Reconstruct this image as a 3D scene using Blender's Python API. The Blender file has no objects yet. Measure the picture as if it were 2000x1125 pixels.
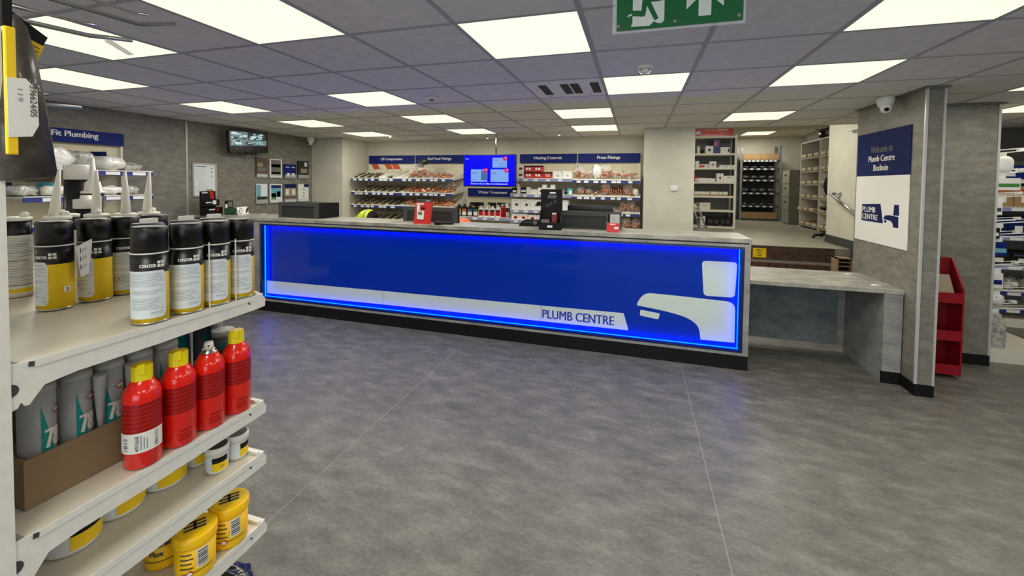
import bpy, bmesh, math, random
from mathutils import Vector, Matrix
R = random.Random(11)
PI = math.pi
SC = bpy.context.scene
COL = SC.collection
CEIL = 2.3677

# ------------------------------------------------------------------ camera
def setup_camera():
    f, cx, cy, yaw, pitch, roll = 810.4, 1000., 385.5, .2916, -.0325, -.0113
    Rz = Matrix.Rotation(yaw, 3, 'Z'); Rx = Matrix.Rotation(pitch, 3, 'X'); Ry = Matrix.Rotation(roll, 3, 'Y')
    A = Rz @ Rx @ Ry
    right, fwd, up = A.col[0], A.col[1], A.col[2]
    cam = bpy.data.cameras.new('camera'); o = bpy.data.objects.new('camera', cam); COL.objects.link(o)
    m = Matrix.Identity(4)
    for i in range(3):
        m[i][0] = right[i]; m[i][1] = up[i]; m[i][2] = -fwd[i]
    m.translation = Vector((0, 0, 1.6))
    o.matrix_world = m
    cam.sensor_fit = 'HORIZONTAL'; cam.sensor_width = 36; cam.lens = f / 2000 * 36
    cam.shift_x = -(cx - 1000) / 2000; cam.shift_y = (cy - 562.5) / 2000
    cam.clip_start = .02; cam.clip_end = 100
    SC.camera = o
setup_camera()

# ------------------------------------------------------------------ world, exposure, lamps
vs = SC.view_settings
vs.view_transform = 'Standard'; vs.look = 'None'; vs.gamma = 1.0; vs.use_curve_mapping = False
vs.exposure = 0.0
W = bpy.data.worlds.new('world'); SC.world = W; W.use_nodes = True
bg = W.node_tree.nodes['Background']; bg.inputs['Color'].default_value = (.86, .92, 1, 1); bg.inputs['Strength'].default_value = 3.2
LAMP_W = 10.8            # watts of each ceiling panel
LAMP_C = (1.0, .955, .84)
DIFFUSER = (1.0, .985, .73)
LED_C = (.0, .022, 1.0); LED_S = 26.0
try:
    SC.cycles.max_bounces = 8; SC.cycles.diffuse_bounces = 5; SC.cycles.use_denoising = True
    SC.cycles.sample_clamp_indirect = 4
except Exception:
    pass

# tile (column, row) of every lit ceiling panel; the grid corner (0,0) is at GX, GY
GX, GY, T = -.858, 1.856, .6
LIT = [(0, 0), (1, 2), (0, 4), (0, 6), (3, 0), (3, 2), (3, 5), (-2, -1), (-4, -1), (-6, 0), (-6, 2), (-3, 2),
       (-3, 4), (-3, 6), (-6, 4), (-6, 6), (6, 3), (7, 5),
       (0, -4), (3, -4), (-3, -5), (-1, -4), (-2, -7), (2, -6), (6, -3), (-6, -4), (5, -1)]  # this row: unseen panels outside the frame, added to light the room

# ------------------------------------------------------------------ helpers
def L(r, g=None, b=None):
    if g is None: r, g, b = r
    def k(v):
        v /= 255.
        return v / 12.92 if v <= .04045 else ((v + .055) / 1.055) ** 2.4
    return (k(r), k(g), k(b), 1)
MATS = {}
def mat(name, col, rough=.5, metal=0., emit=None, es=1., coat=0., alpha=None, spec=.5, trans=0.):
    m = bpy.data.materials.new(name); m.use_nodes = True
    b = m.node_tree.nodes['Principled BSDF']
    b.inputs['Base Color'].default_value = col if len(col) == 4 else (*col, 1)
    b.inputs['Roughness'].default_value = rough; b.inputs['Metallic'].default_value = metal
    b.inputs['Specular IOR Level'].default_value = spec
    if coat: b.inputs['Coat Weight'].default_value = coat; b.inputs['Coat Roughness'].default_value = .05
    if emit is not None:
        b.inputs['Emission Color'].default_value = (*emit[:3], 1); b.inputs['Emission Strength'].default_value = es
    if alpha is not None: b.inputs['Alpha'].default_value = alpha
    if trans: b.inputs['Transmission Weight'].default_value = trans
    MATS[name] = m
    return m
def noisy(name, c1, c2, scale=(1, 1, 1), ns=4., rough=.6, metal=0., c3=None, fine=60., famt=.12, rot=(0, 0, 0), bump=0., detail=8., lo=.35, hi=.65, spec=.5, coat=0.):
    """base colour from layered noise, with a fine grain over it"""
    m = mat(name, c1, rough, metal, spec=spec, coat=coat)
    nt = m.node_tree; N = nt.nodes; b = N['Principled BSDF']
    tc = N.new('ShaderNodeTexCoord'); mp = N.new('ShaderNodeMapping')
    mp.inputs['Scale'].default_value = scale; mp.inputs['Rotation'].default_value = rot
    nt.links.new(tc.outputs['Object'], mp.inputs['Vector'])
    n1 = N.new('ShaderNodeTexNoise'); n1.inputs['Scale'].default_value = ns; n1.inputs['Detail'].default_value = detail; n1.inputs['Roughness'].default_value = .62
    nt.links.new(mp.outputs[0], n1.inputs['Vector'])
    cr = N.new('ShaderNodeValToRGB'); e = cr.color_ramp.elements
    e[0].position = lo; e[0].color = c1; e[1].position = hi; e[1].color = c2
    if c3 is not None:
        q = e.new((lo + hi) / 2); q.color = c3
    nt.links.new(n1.outputs[0], cr.inputs[0])
    n2 = N.new('ShaderNodeTexNoise'); n2.inputs['Scale'].default_value = fine; n2.inputs['Detail'].default_value = 3
    nt.links.new(mp.outputs[0], n2.inputs['Vector'])
    mx = N.new('ShaderNodeMix'); mx.data_type = 'RGBA'; mx.blend_type = 'OVERLAY'; mx.inputs[0].default_value = famt
    nt.links.new(cr.outputs[0], mx.inputs[6]); nt.links.new(n2.outputs[0], mx.inputs[7])
    nt.links.new(mx.outputs[2], b.inputs['Base Color'])
    if bump:
        bp = N.new('ShaderNodeBump'); bp.inputs['Strength'].default_value = bump; bp.inputs['Distance'].default_value = .002
        nt.links.new(n2.outputs[0], bp.inputs['Height']); nt.links.new(bp.outputs[0], b.inputs['Normal'])
    return m

# materials -----------------------------------------------------------------
noisy('floor', L(80, 79, 75), L(124, 121, 114), (1.0, 2.3, 1), 5.0, .44, c3=L(101, 99, 94), fine=36, famt=.5, rot=(0, 0, .75), lo=.3, hi=.72)
noisy('concrete', L(108, 105, 97), L(140, 136, 127), (1, 1, 2.4), 8., .5, c3=L(123, 120, 111), fine=46, famt=.4, lo=.3, hi=.7)
noisy('concrete_pale', L(118, 118, 116), L(164, 164, 162), (1, 1, 2.2), 3.0, .45, c3=L(142, 142, 140), fine=34, famt=.35, lo=.3, hi=.7)
noisy('counter_top', L(128, 126, 118), L(172, 170, 160), (1.0, 2.0, 1), 5, .38, fine=50, famt=.3)
noisy('panel_blue_grey', L(84, 92, 96), L(112, 120, 124), (1, 1, 2), 5, .55, fine=50, famt=.3)
noisy('white_wall', L(205, 201, 186), L(215, 211, 196), (1, 1, 1), 3, .75, fine=120, famt=.06)
noisy('grey_wall', L(150, 147, 136), L(162, 159, 148), (1, 1, 1), 3, .75, fine=120, famt=.06)
noisy('stock_floor', L(140, 136, 120), L(165, 161, 143), (1, 1, 1), 3, .4, fine=60, famt=.2)
noisy('dark_wall', L(78, 76, 72), L(92, 90, 86), (1, 1, 1), 3, .8, fine=80, famt=.1)
noisy('tile', L(220, 218, 212), L(231, 229, 223), (1, 1, 1), 12, .9, fine=260, famt=.22, bump=.15)
mat('tee', L(176, 174, 174), .6)
mat('seam', L(150, 146, 140), .6)
mat('blue_ink', L(18, 44, 160), .4)
mat('void', L(20, 20, 20), .9)
mat('trim', L(185, 185, 184), .35, .35)
mat('trim_bright', L(204, 206, 208), .3, .3)
mat('black', L(10, 10, 11), .6, spec=.3)
mat('black_gloss', L(12, 12, 13), .25)
mat('black_rubber', L(24, 24, 24), .75)
mat('charcoal', L(66, 68, 67), .65, spec=.3)
mat('mesh_dark', L(66, 68, 67), .7)
mat('cream', L(224, 220, 204), .45)
mat('cream_deck', L(210, 204, 188), .35)
mat('shelf_white', L(226, 224, 212), .4)
noisy('gondola', L(222, 221, 216), L(232, 231, 226), (1, 1, 1), 30, .42, fine=300, famt=.12)
mat('peg', L(222, 214, 186), .6)
mat('white', L(232, 231, 226), .45)
mat('white_gloss', L(236, 236, 232), .2)
mat('paper', L(228, 228, 224), .8)
mat('ink', L(60, 62, 66), .8)
mat('ink_grey', L(140, 146, 152), .8)
mat('ink_red', L(170, 40, 36), .8)
mat('navy', L(12, 32, 108), .6, spec=.25)
mat('navy_dark', L(16, 30, 80), .7, spec=.15)
mat('ticket_blue', L(40, 52, 120), .45)
mat('ticket_lilac', L(140, 144, 190), .45)
mat('panel_glass', (.0, .03, .38, 1), .06, spec=.22)
mat('panel_border', (.002, .012, .09, 1), .1)
mat('panel_white', L(206, 220, 206), .35)
mat('led', (0, 0, 0, 1), .5, emit=LED_C, es=LED_S)
mat('diffuser', (.8, .8, .7, 1), .5, emit=DIFFUSER, es=.98)
mat('spot', (.8, .8, .8, 1), .5, emit=(1, .9, .6), es=2.5)
mat('green_sign', L(0, 92, 48), .3)
mat('sign_white', L(205, 210, 208), .4)
mat('steel', L(190, 190, 190), .25, 1.)
mat('galv', L(150, 154, 156), .4, .6)
mat('chrome', L(215, 215, 215), .12, 1.)
mat('red', L(188, 22, 22), .25)
mat('red_dark', L(120, 10, 14), .35)
mat('red_stand', L(150, 12, 32), .35)
mat('red_card', L(206, 48, 44), .4)
mat('can_red', L(230, 32, 20), .16, coat=.4)
mat('can_red_dark', L(150, 14, 14), .3)
mat('can_orange', L(222, 50, 34), .2)
mat('yellow', L(246, 206, 18), .35)
mat('yellow_cap', L(240, 222, 20), .3)
mat('yellow_can', L(252, 212, 18), .36)
mat('tub_yellow', L(250, 198, 8), .35)
mat('label_white', L(222, 230, 236), .45)
mat('can_black', L(10, 10, 14), .34)
mat('grey_tube', L(158, 162, 166), .4)
mat('dark_tube', L(74, 84, 94), .4)
mat('teal', L(0, 142, 136), .45)
mat('nozzle', L(244, 242, 232), .45)
mat('nozzle_grey', L(168, 170, 172), .45)
mat('card', L(138, 116, 88), .8)
mat('card_light', L(160, 128, 88), .8)
mat('lid_dark', L(48, 24, 26), .45)
mat('hivis', L(206, 226, 20), .7)
mat('reflective', L(150, 152, 150), .4)
mat('orange', L(250, 96, 30), .5)
mat('screen_blue', (0, 0, 0, 1), .5, spec=.08, emit=(.0, .0, .9), es=1.)
mat('screen_pale', (0, 0, 0, 1), .5, spec=.08, emit=(.24, .44, .95), es=.9)
mat('screen_white', (0, 0, 0, 1), .5, spec=.08, emit=(.55, .66, 1), es=.95)
mat('screen_pink', (0, 0, 0, 1), .5, spec=.08, emit=(.75, .015, .12), es=.95)
mat('copper', L(208, 142, 104), .24, 1.)
mat('brass', L(122, 100, 56), .42, .9)
mat('brass_dark', L(70, 58, 34), .5, .8)
mat('bottle_dark', L(30, 24, 24), .3)
mat('blue_label', L(50, 90, 150), .5)
mat('green_label', L(40, 110, 60), .5)
mat('orange_label', L(196, 84, 46), .5)
mat('teal_box', L(80, 170, 190), .5)
mat('filing', L(112, 110, 98), .5)
mat('filing_front', L(160, 157, 142), .5)
mat('green_box', L(36, 72, 52), .5)
mat('blue_box', L(48, 66, 130), .5)
mat('brochure_brown', L(92, 72, 60), .5)
mat('brochure_tan', L(150, 138, 118), .5)
mat('brochure_dark', L(40, 34, 30), .5)
mat('sky_blue', L(110, 170, 190), .5)
mat('leaf_green', L(70, 130, 60), .5)
mat('smoke_grey', L(110, 110, 108), .5)
mat('clear_bag', L(240, 236, 230), .16, alpha=.22)
mat('clear', L(235, 238, 240), .12, alpha=.28)
noisy('brick', L(60, 42, 34), L(86, 60, 49), (1, 1, 1), 9, .8, fine=90, famt=.4)
noisy('mortar', L(92, 82, 74), L(104, 94, 84), (1, 1, 1), 20, .9)
noisy('bag_white', L(188, 187, 182), L(238, 236, 232), (1, 1, 1), 26, .22, c3=L(216, 215, 211), fine=60, famt=.3, lo=.3, hi=.62, coat=.5)
noisy('bag_copper', L(96, 52, 34), L(236, 214, 196), (1, 1, 1), 44, .22, c3=L(172, 104, 70), fine=70, famt=.4, lo=.36, hi=.66, coat=.6)
noisy('bag_dark', L(20, 20, 22), L(96, 96, 98), (1, 1, 1), 24, .2, c3=L(36, 36, 38), fine=60, famt=.3, lo=.4, hi=.75, coat=.6)
noisy('bag_grey', L(126, 128, 124), L(206, 206, 200), (1, 1, 1), 20, .22, fine=60, famt=.3, coat=.5)
noisy('bag_rack', L(36, 38, 36), L(92, 94, 88), (1, 1, 1), 26, .3, fine=60, famt=.3, coat=.3)
noisy('pouch', L(34, 31, 30), L(98, 92, 84), (1, 1, 1), 12, .35, fine=50, famt=.3, coat=.3)
noisy('brass_heap', L(42, 36, 24), L(112, 96, 62), (1, 1, 1), 40, .45, .5, fine=90, famt=.5)
for n_, c_ in (('cctv_light', (.62, .8, .82)), ('cctv_mid', (.16, .23, .24)), ('cctv_dark', (.015, .02, .022)), ('cctv_teal', (.25, .46, .5))):
    mat(n_, (0, 0, 0, 1), .3, emit=c_, es=.9)
def glass_pane_mat():
    m = bpy.data.materials.new('pane'); m.use_nodes = True; nt = m.node_tree; N = nt.nodes
    N.remove(N['Principled BSDF'])
    t = N.new('ShaderNodeBsdfTransparent'); t.inputs[0].default_value = (.9, .93, .93, 1)
    g = N.new('ShaderNodeBsdfGlossy'); g.inputs['Roughness'].default_value = .02
    fr = N.new('ShaderNodeFresnel'); mx = N.new('ShaderNodeMixShader')
    nt.links.new(fr.outputs[0], mx.inputs[0]); nt.links.new(t.outputs[0], mx.inputs[1]); nt.links.new(g.outputs[0], mx.inputs[2])
    nt.links.new(mx.outputs[0], N['Material Output'].inputs[0]); MATS['pane'] = m
glass_pane_mat()

class MB:
    """collects shapes into one mesh; every shape takes a material name"""
    def __init__(s): s.v = []; s.f = []; s.m = []; s.names = []; s.sm = []
    def mi(s, m):
        if m not in s.names: s.names.append(m)
        return s.names.index(m)
    def add(s, vs, fs, m, smooth=False):
        o = len(s.v); k = s.mi(m)
        s.v += [tuple(p) for p in vs]
        for f in fs: s.f.append([i + o for i in f]); s.m.append(k); s.sm.append(smooth)
        return s
    def box(s, x0, x1, y0, y1, z0, z1, m):
        if x0 > x1: x0, x1 = x1, x0
        if y0 > y1: y0, y1 = y1, y0
        if z0 > z1: z0, z1 = z1, z0
        v = [(x, y, z) for x in (x0, x1) for y in (y0, y1) for z in (z0, z1)]
        return s.add(v, [(0, 1, 3, 2), (4, 6, 7, 5), (0, 4, 5, 1), (2, 3, 7, 6), (0, 2, 6, 4), (1, 5, 7, 3)], m)
    def bbox(s, x0, x1, y0, y1, z0, z1, m, r=.004):
        """box with its vertical edges chamfered"""
        p = [(x0 + r, y0), (x1 - r, y0), (x1, y0 + r), (x1, y1 - r), (x1 - r, y1), (x0 + r, y1), (x0, y1 - r), (x0, y0 + r)]
        return s.prism(p, 'z', z0, z1, m)
    def prism(s, poly, ax, a0, a1, m):
        """poly in the two other axes (in x,y,z order), extruded along ax"""
        n = len(poly)
        def P(p, a):
            return {'x': (a, p[0], p[1]), 'y': (p[0], a, p[1]), 'z': (p[0], p[1], a)}[ax]
        v = [P(p, a0) for p in poly] + [P(p, a1) for p in poly]
        fs = [list(range(n))[::-1], list(range(n, 2 * n))] + [(i, (i + 1) % n, (i + 1) % n + n, i + n) for i in range(n)]
        return s.add(v, fs, m)
    def lathe(s, prof, m, n=24, cx=0, cy=0, smooth=True, cap0=True, cap1=True, mats=None):
        v = []; fs = []; k = len(prof)
        for r, z in prof:
            for i in range(n):
                a = 2 * PI * i / n; v.append((cx + r * math.cos(a), cy + r * math.sin(a), z))
        for j in range(k - 1):
            q = [(j * n + i, j * n + (i + 1) % n, (j + 1) * n + (i + 1) % n, (j + 1) * n + i) for i in range(n)]
            if mats: s.add([], [], mats[j]); 
            fs.append(q)
        o = len(s.v); s.v += v
        for j, q in enumerate(fs):
            kk = s.mi(mats[j] if mats else m)
            for f in q: s.f.append([i + o for i in f]); s.m.append(kk); s.sm.append(smooth)
        if cap0: s.f.append([o + i for i in range(n)][::-1]); s.m.append(s.mi(mats[0] if mats else m)); s.sm.append(False)
        if cap1: s.f.append([o + (k - 1) * n + i for i in range(n)]); s.m.append(s.mi(mats[-1] if mats else m)); s.sm.append(False)
        return s
    def tube(s, pts, r, m, n=8):
        pts = [Vector(p) for p in pts]; v = []; fs = []
        for i, p in enumerate(pts):
            d = (pts[min(i + 1, len(pts) - 1)] - pts[max(i - 1, 0)]).normalized()
            u = d.cross(Vector((0, 0, 1)));
            if u.length < .05: u = d.cross(Vector((1, 0, 0)))
            u.normalize(); w = d.cross(u)
            for k in range(n):
                a = 2 * PI * k / n; v.append(p + (u * math.cos(a) + w * math.sin(a)) * r)
        for i in range(len(pts) - 1):
            for k in range(n): fs.append((i * n + k, i * n + (k + 1) % n, (i + 1) * n + (k + 1) % n, (i + 1) * n + k))
        e = (len(pts) - 1) * n
        s.add(v, fs, m, True); o = len(s.v) - len(v)
        s.f.append([o + i for i in range(n)][::-1]); s.m.append(s.mi(m)); s.sm.append(False)
        s.f.append([o + e + i for i in range(n)]); s.m.append(s.mi(m)); s.sm.append(False)
        return s
    def patch(s, r, a0, a1, z0, z1, m, n=10, rad=0):
        """curved label on a cylinder of radius r, rounded at the a1 corners by rad"""
        v = []; fs = []
        for i in range(n + 1):
            a = a0 + (a1 - a0) * i / n; d = 0
            if rad:
                t = (a1 - a) * r
                if t < rad: d = rad - math.sqrt(max(0, rad * rad - (rad - t) ** 2))
            for z in (z0 + d, z1 - d): v.append((r * math.cos(a), r * math.sin(a), z))
        for i in range(n): fs.append((2 * i, 2 * i + 2, 2 * i + 3, 2 * i + 1))
        return s.add(v, fs, m, True)
    def build(s, name, parent=None, bevel=0., loc=None):
        if parent is not None and name in ('print', 'label_print', 'small_print', 'card_print', 'picture'):
            o = s.build(name + '_', None, bevel, loc); o.name = name; o.data.name = name; o.parent = parent; o['kind'] = 'stuff'
            return o
        me = bpy.data.meshes.new(name); me.from_pydata(s.v, [], s.f)
        for n in s.names: me.materials.append(MATS[n])
        me.polygons.foreach_set('material_index', s.m); me.polygons.foreach_set('use_smooth', s.sm)
        me.validate(); me.update()
        if len(s.f) < 6000:
            b = bmesh.new(); b.from_mesh(me); bmesh.ops.recalc_face_normals(b, faces=b.faces); b.to_mesh(me); b.free()
        o = bpy.data.objects.new(name, me); COL.objects.link(o)
        if parent: o.parent = parent
        if loc: o.location = loc
        if bevel:
            md = o.modifiers.new('bevel', 'BEVEL'); md.width = bevel; md.segments = 2; md.limit_method = 'ANGLE'
        return o
def B(x0, x1, y0, y1, z0, z1, m): return MB().box(x0, x1, y0, y1, z0, z1, m)
def tag(o, label, cat, group=None):
    o['label'] = label; o['category'] = cat
    if group: o['group'] = group
    return o
def thing(name, label, cat, loc=(0, 0, 0), rotz=0, group=None):
    o = bpy.data.objects.new(name, None); COL.objects.link(o); o.location = loc; o.rotation_euler = (0, 0, rotz)
    o.empty_display_size = .05
    return tag(o, label, cat, group)
def struct(o, label=None, cat=None):
    o['kind'] = 'structure'
    if label: o['label'] = label
    if cat: o['category'] = cat
    return o
def dup(root, loc, rotz=None, label=None, parent=None):
    c = root.copy(); COL.objects.link(c)
    if parent is not None: c.parent = parent
    if loc is not None: c.location = loc
    if rotz is not None: c.rotation_euler = (0, 0, rotz)
    if label: c['label'] = label
    for ch in list(root.children): dup(ch, None, None, None, c)
    return c
ORD = ['first', 'second', 'third', 'fourth', 'fifth', 'sixth', 'seventh', 'eighth', 'ninth', 'tenth', 'eleventh', 'twelfth', 'thirteenth', 'fourteenth', 'fifteenth', 'sixteenth']

_tc = {}
def text_mesh(s, bold=0.):
    k = (s, bold)
    if k in _tc: return _tc[k]
    cu = bpy.data.curves.new('t', 'FONT'); cu.body = s; cu.size = 1; cu.offset = bold; cu.resolution_u = 3
    ob = bpy.data.objects.new('t', cu)
    me = bpy.data.meshes.new_from_object(ob)
    vs = [tuple(v.co) for v in me.vertices]; fs = [tuple(p.vertices) for p in me.polygons]
    bpy.data.objects.remove(ob); bpy.data.curves.remove(cu); bpy.data.meshes.remove(me)
    x0 = min(v[0] for v in vs); x1 = max(v[0] for v in vs); y0 = min(v[1] for v in vs); y1 = max(v[1] for v in vs)
    _tc[k] = (vs, fs, x0, x1, y0, y1)
    return _tc[k]
def put_text(mb, s, m, org, U, V, width=None, height=None, bold=.015, align='l'):
    """flat lettering: org = lower left (or centre) point, U along the line, V up"""
    vs, fs, x0, x1, y0, y1 = text_mesh(s, 0.)
    if width and height: sx, sy = width / (x1 - x0), height / (y1 - y0)
    elif width: sx = sy = width / (x1 - x0)
    else: sx = sy = height / (y1 - y0)
    org = Vector(org); U = Vector(U).normalized(); V = Vector(V).normalized()
    ox = 0 if align == 'l' else -(x1 - x0) * sx / 2
    st = bold * (y1 - y0) * sy * 1.6
    Nn = U.cross(V)
    for q, dx in enumerate((-st, 0, st) if st else (0,)):
        mb.add([org + U * ((v[0] - x0) * sx + ox + dx) + V * ((v[1] - y0) * sy) + Nn * (q * 2e-5) for v in vs], fs, m)
    return mb
def wrap_text(mb, s, m, r, a0, z0, width=None, height=None, bold=.02, vertical=False):
    """lettering round a cylinder, starting at angle a0"""
    vs, fs, x0, x1, y0, y1 = text_mesh(s, 0.)
    if width and height: sx, sy = width / (x1 - x0), height / (y1 - y0)
    elif width: sx = sy = width / (x1 - x0)
    else: sx = sy = height / (y1 - y0)
    st = bold * (y1 - y0) * sy * 1.6
    for q, dx in enumerate((-st, 0, st) if st else (0,)):
        out = []
        for v in vs:
            u, w = (v[0] - x0) * sx + dx, (v[1] - y0) * sy
            if vertical: u, w = -w, u
            a = a0 + u / r; rr = r + q * 1e-5
            out.append((rr * math.cos(a), rr * math.sin(a), z0 + w))
        mb.add(out, fs, m)
    return mb
def flat(mb, pts, m): return mb.add(pts, [list(range(len(pts)))], m)

# ================================================================== STRUCTURE
def build_structure():
    fl = struct(B(-6.2, 6.2, -4.2, 7.6, -.08, 0, 'floor').build('floor'))
    for x in (-3.67, -1.63, .41, 2.45, 4.49):
        w = B(x - .0017, x + .0017, -4.1, 3.98, 0, .0005, 'seam').build('weld_seam', fl)
    # ceiling: slab above, separate tiles and tee bars under it
    ce = struct(MB().box(-6.2, 6.2, -4.2, 5.93, 2.45, 2.5, 'void').box(-6.2, .72, 5.93, 7.0, 2.45, 2.5, 'void').box(2.95, 6.2, 5.93, 6.9, 2.45, 2.5, 'void').build('ceiling'))
    tm = None
    VENT = (0, 2)
    for i in range(-9, 12):
        for j in range(-10, 9):
            if (i, j) in LIT or (i, j) == VENT: continue
            if j > 6 and 2 <= i <= 5: continue
            x = GX + i * T; y = GY + j * T
            if x > 5.4 or x < -6.0: continue
            ymax = 5.925 if 3 <= i <= 5 else 6.82
            if j == 6 and 3 <= i <= 5: ymax = 5.925
            x1 = T - .006
            if i == 2 and j > 6: continue
            y1 = min(y + T - .006, ymax)
            visible = j >= -4
            if not visible: continue
            if tm is None and y1 > y + .5:
                o = B(.006, T - .006, .006, T - .006, .004, .02, 'tile').build('tile', ce); tm = o.data
            elif y1 > y + .5:
                o = bpy.data.objects.new('tile', tm); COL.objects.link(o); o.parent = ce
            else:
                o = B(.006, T - .006, .006, y1 - y, .004, .02, 'tile').build('tile', ce)
            o.location = (x, y, CEIL)
    B(-6.2, 6.2, -4.2, GY - 4 * T, CEIL + .004, CEIL + .02, 'tile').build('rear_board', ce)
    for i in range(-8, 12):
        x = GX + i * T
        B(x - .012, x + .012, GY - 4 * T, 5.93 if 3 <= i <= 6 else 6.82, CEIL, CEIL + .006, 'tee').build('tee_bar', ce)
    for j in range(-4, 9):
        y = GY + j * T
        B(-6, 6 if j < 7 else .72, y - .0115, y + .0115, CEIL + .0005, CEIL + .006, 'tee').build('tee_bar', ce)
    # bulkhead at the stockroom opening
    struct(B(.72, 2.82, 5.93, 6.03, CEIL, 3.0, 'white_wall').build('trim_1'))
    # left wall: concrete laminate panels with metal strips
    wl = struct(B(-5.78, -5.58, -4.2, 6.1, 0, 2.45, 'concrete').build('wall_left'))
    for y in (1.6, 3.937):
        B(-5.58, -5.572, y - .012, y + .012, 0, 2.36, 'trim').build('joint_strip', wl)
    B(-5.58, -5.574, 4.96, 4.972, 0, 2.36, 'concrete_pale').build('joint_strip', wl)
    struct(B(-5.78, -4.93, 6.1, 6.95, 0, 2.45, 'white_wall').build('wall_corner'))
    struct(B(-4.95, .1, 6.82, 7.0, 0, 2.45, 'white_wall').build('wall_back'))
    struct(B(.093, .72, 5.9, 7.0, 0, 2.45, 'white_wall').build('wall_center'))
    # stockroom behind, on its raised floor
    rf = struct(B(.6, 4.2, 6.72, 12.3, .56, .76, 'stock_floor').build('floor_stockroom'))
    struct(B(.6, .74, 7.0, 12.2, .0, 3.0, 'white_wall').build('wall_stockroom_left'))
    struct(B(.6, 4.2, 11.98, 12.1, .0, 3.0, 'white_wall').build('wall_stockroom_back'))
    struct(B(3.95, 4.1, 7.54, 12.1, .0, 3.0, 'white_wall').build('wall_stockroom_right'))
    struct(B(.6, 4.2, 5.95, 12.2, 2.86, 2.95, 'white_wall').build('ceiling_stockroom'))
    ws = struct(MB().box(2.82, 2.95, 5.93, 7.54, 0, 2.95, 'white_wall').box(2.95, 4.1, 7.4, 7.54, 0, 2.95, 'white_wall').build('wall_stair'))
    MB().box(2.806, 2.82, 6.72, 7.54, .76, .88, 'charcoal').box(2.806, 2.82, 6.4, 6.72, .57, .88, 'charcoal').build('baseboard', ws)
    # wall behind the shelving far right, right and rear walls
    struct(B(2.952, 6.2, 6.75, 6.9, 0, 2.45, 'dark_wall').build('wall_far'))
    struct(B(5.6, 5.8, -4.2, 6.8, 0, 2.45, 'white_wall').build('wall_right'))
    rw = MB().box(-6, -2.2, -3.6, -3.5, 0, 2.45, 'white_wall').box(3.2, 6, -3.6, -3.5, 0, 2.45, 'white_wall').box(-2.2, 3.2, -3.6, -3.5, 2.2, 2.45, 'white_wall')
    rw = struct(rw.build('wall_rear'))
    win = struct(MB().box(-2.2, -2.14, -3.58, -3.52, 0, 2.2, 'trim').box(3.14, 3.2, -3.58, -3.52, 0, 2.2, 'trim').box(-.5, -.44, -3.58, -3.52, 0, 2.2, 'trim').box(1.0, 1.06, -3.58, -3.52, 0, 2.2, 'trim').box(-2.2, 3.2, -3.58, -3.52, 0, .06, 'trim').box(-2.2, 3.2, -3.58, -3.52, 2.14, 2.2, 'trim').build('window_1'))
    for a, b in ((-2.14, -.5), (-.44, 1.0), (1.06, 3.14)):
        B(a, b, -3.555, -3.548, .06, 2.14, 'pane').build('pane', win)
    # pillars
    p = struct(B(2.09, 2.2, 3.93, 4.95, 0, CEIL + .02, 'concrete').build('pillar'))
    MB().box(2.083, 2.1, 3.923, 3.938, .09, CEIL, 'trim_bright').build('corner_trim', p)
    MB().box(2.194, 2.207, 3.923, 3.935, .09, CEIL, 'trim_bright').build('corner_trim', p)
    MB().box(2.082, 2.09, 3.93, 4.95, 0, .09, 'black').box(2.082, 2.206, 3.922, 3.93, 0, .09, 'black').build('baseboard', p)
    MB().box(2.07, 2.22, 3.9, 4.97, CEIL - .012, CEIL - .001, 'smoke_grey').build('ceiling_trim', p)
    q = struct(B(2.6, 3.08, 4.8, 5.3, 0, CEIL + .02, 'concrete').build('pillar_back'))
    MB().box(3.07, 3.088, 4.792, 4.81, .09, CEIL, 'trim_bright').build('corner_trim', q)
    MB().box(2.6, 3.086, 4.792, 4.8, 0, .095, 'black').box(3.08, 3.086, 4.8, 5.3, 0, .095, 'black').build('baseboard', q)
    MB().box(2.58, 3.11, 4.77, 5.3, CEIL - .012, CEIL - .001, 'smoke_grey').build('ceiling_trim', q)
    # brick steps up to the stockroom: each riser two courses of separate bricks on a mortar core
    st = struct(MB().box(.72, 2.8, 6.41, 6.72, 0, .56, 'mortar').box(.72, 2.8, 6.11, 6.41, 0, .37, 'mortar').box(.72, 2.8, 5.81, 6.11, 0, .18, 'mortar').box(.72, 2.8, 6.722, 6.75, .5, .75, 'mortar').build('steps'), 'brown brick steps up to the stockroom behind the flap counter')
    bm_ = B(0, .212, -.012, .09, 0, .088, 'brick')
    proto = None
    for k, (yy, z0) in enumerate(((6.712, .57), (6.40, .38), (6.10, .19), (5.80, .0))):
        for c in range(2):
            for b in range(10):
                x = .74 + b * .222 - (.11 if c else 0)
                if x + .212 > 2.81: continue
                if proto is None: o = bm_.build('brick', st); proto = o
                else: o = bpy.data.objects.new('brick', proto.data); COL.objects.link(o); o.parent = st
                o.location = (x, yy + R.uniform(-.002, .002), z0 + .003 + c * .095)
                if c == 1 and k: pass
    return ce
CEILING = build_structure()

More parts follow.
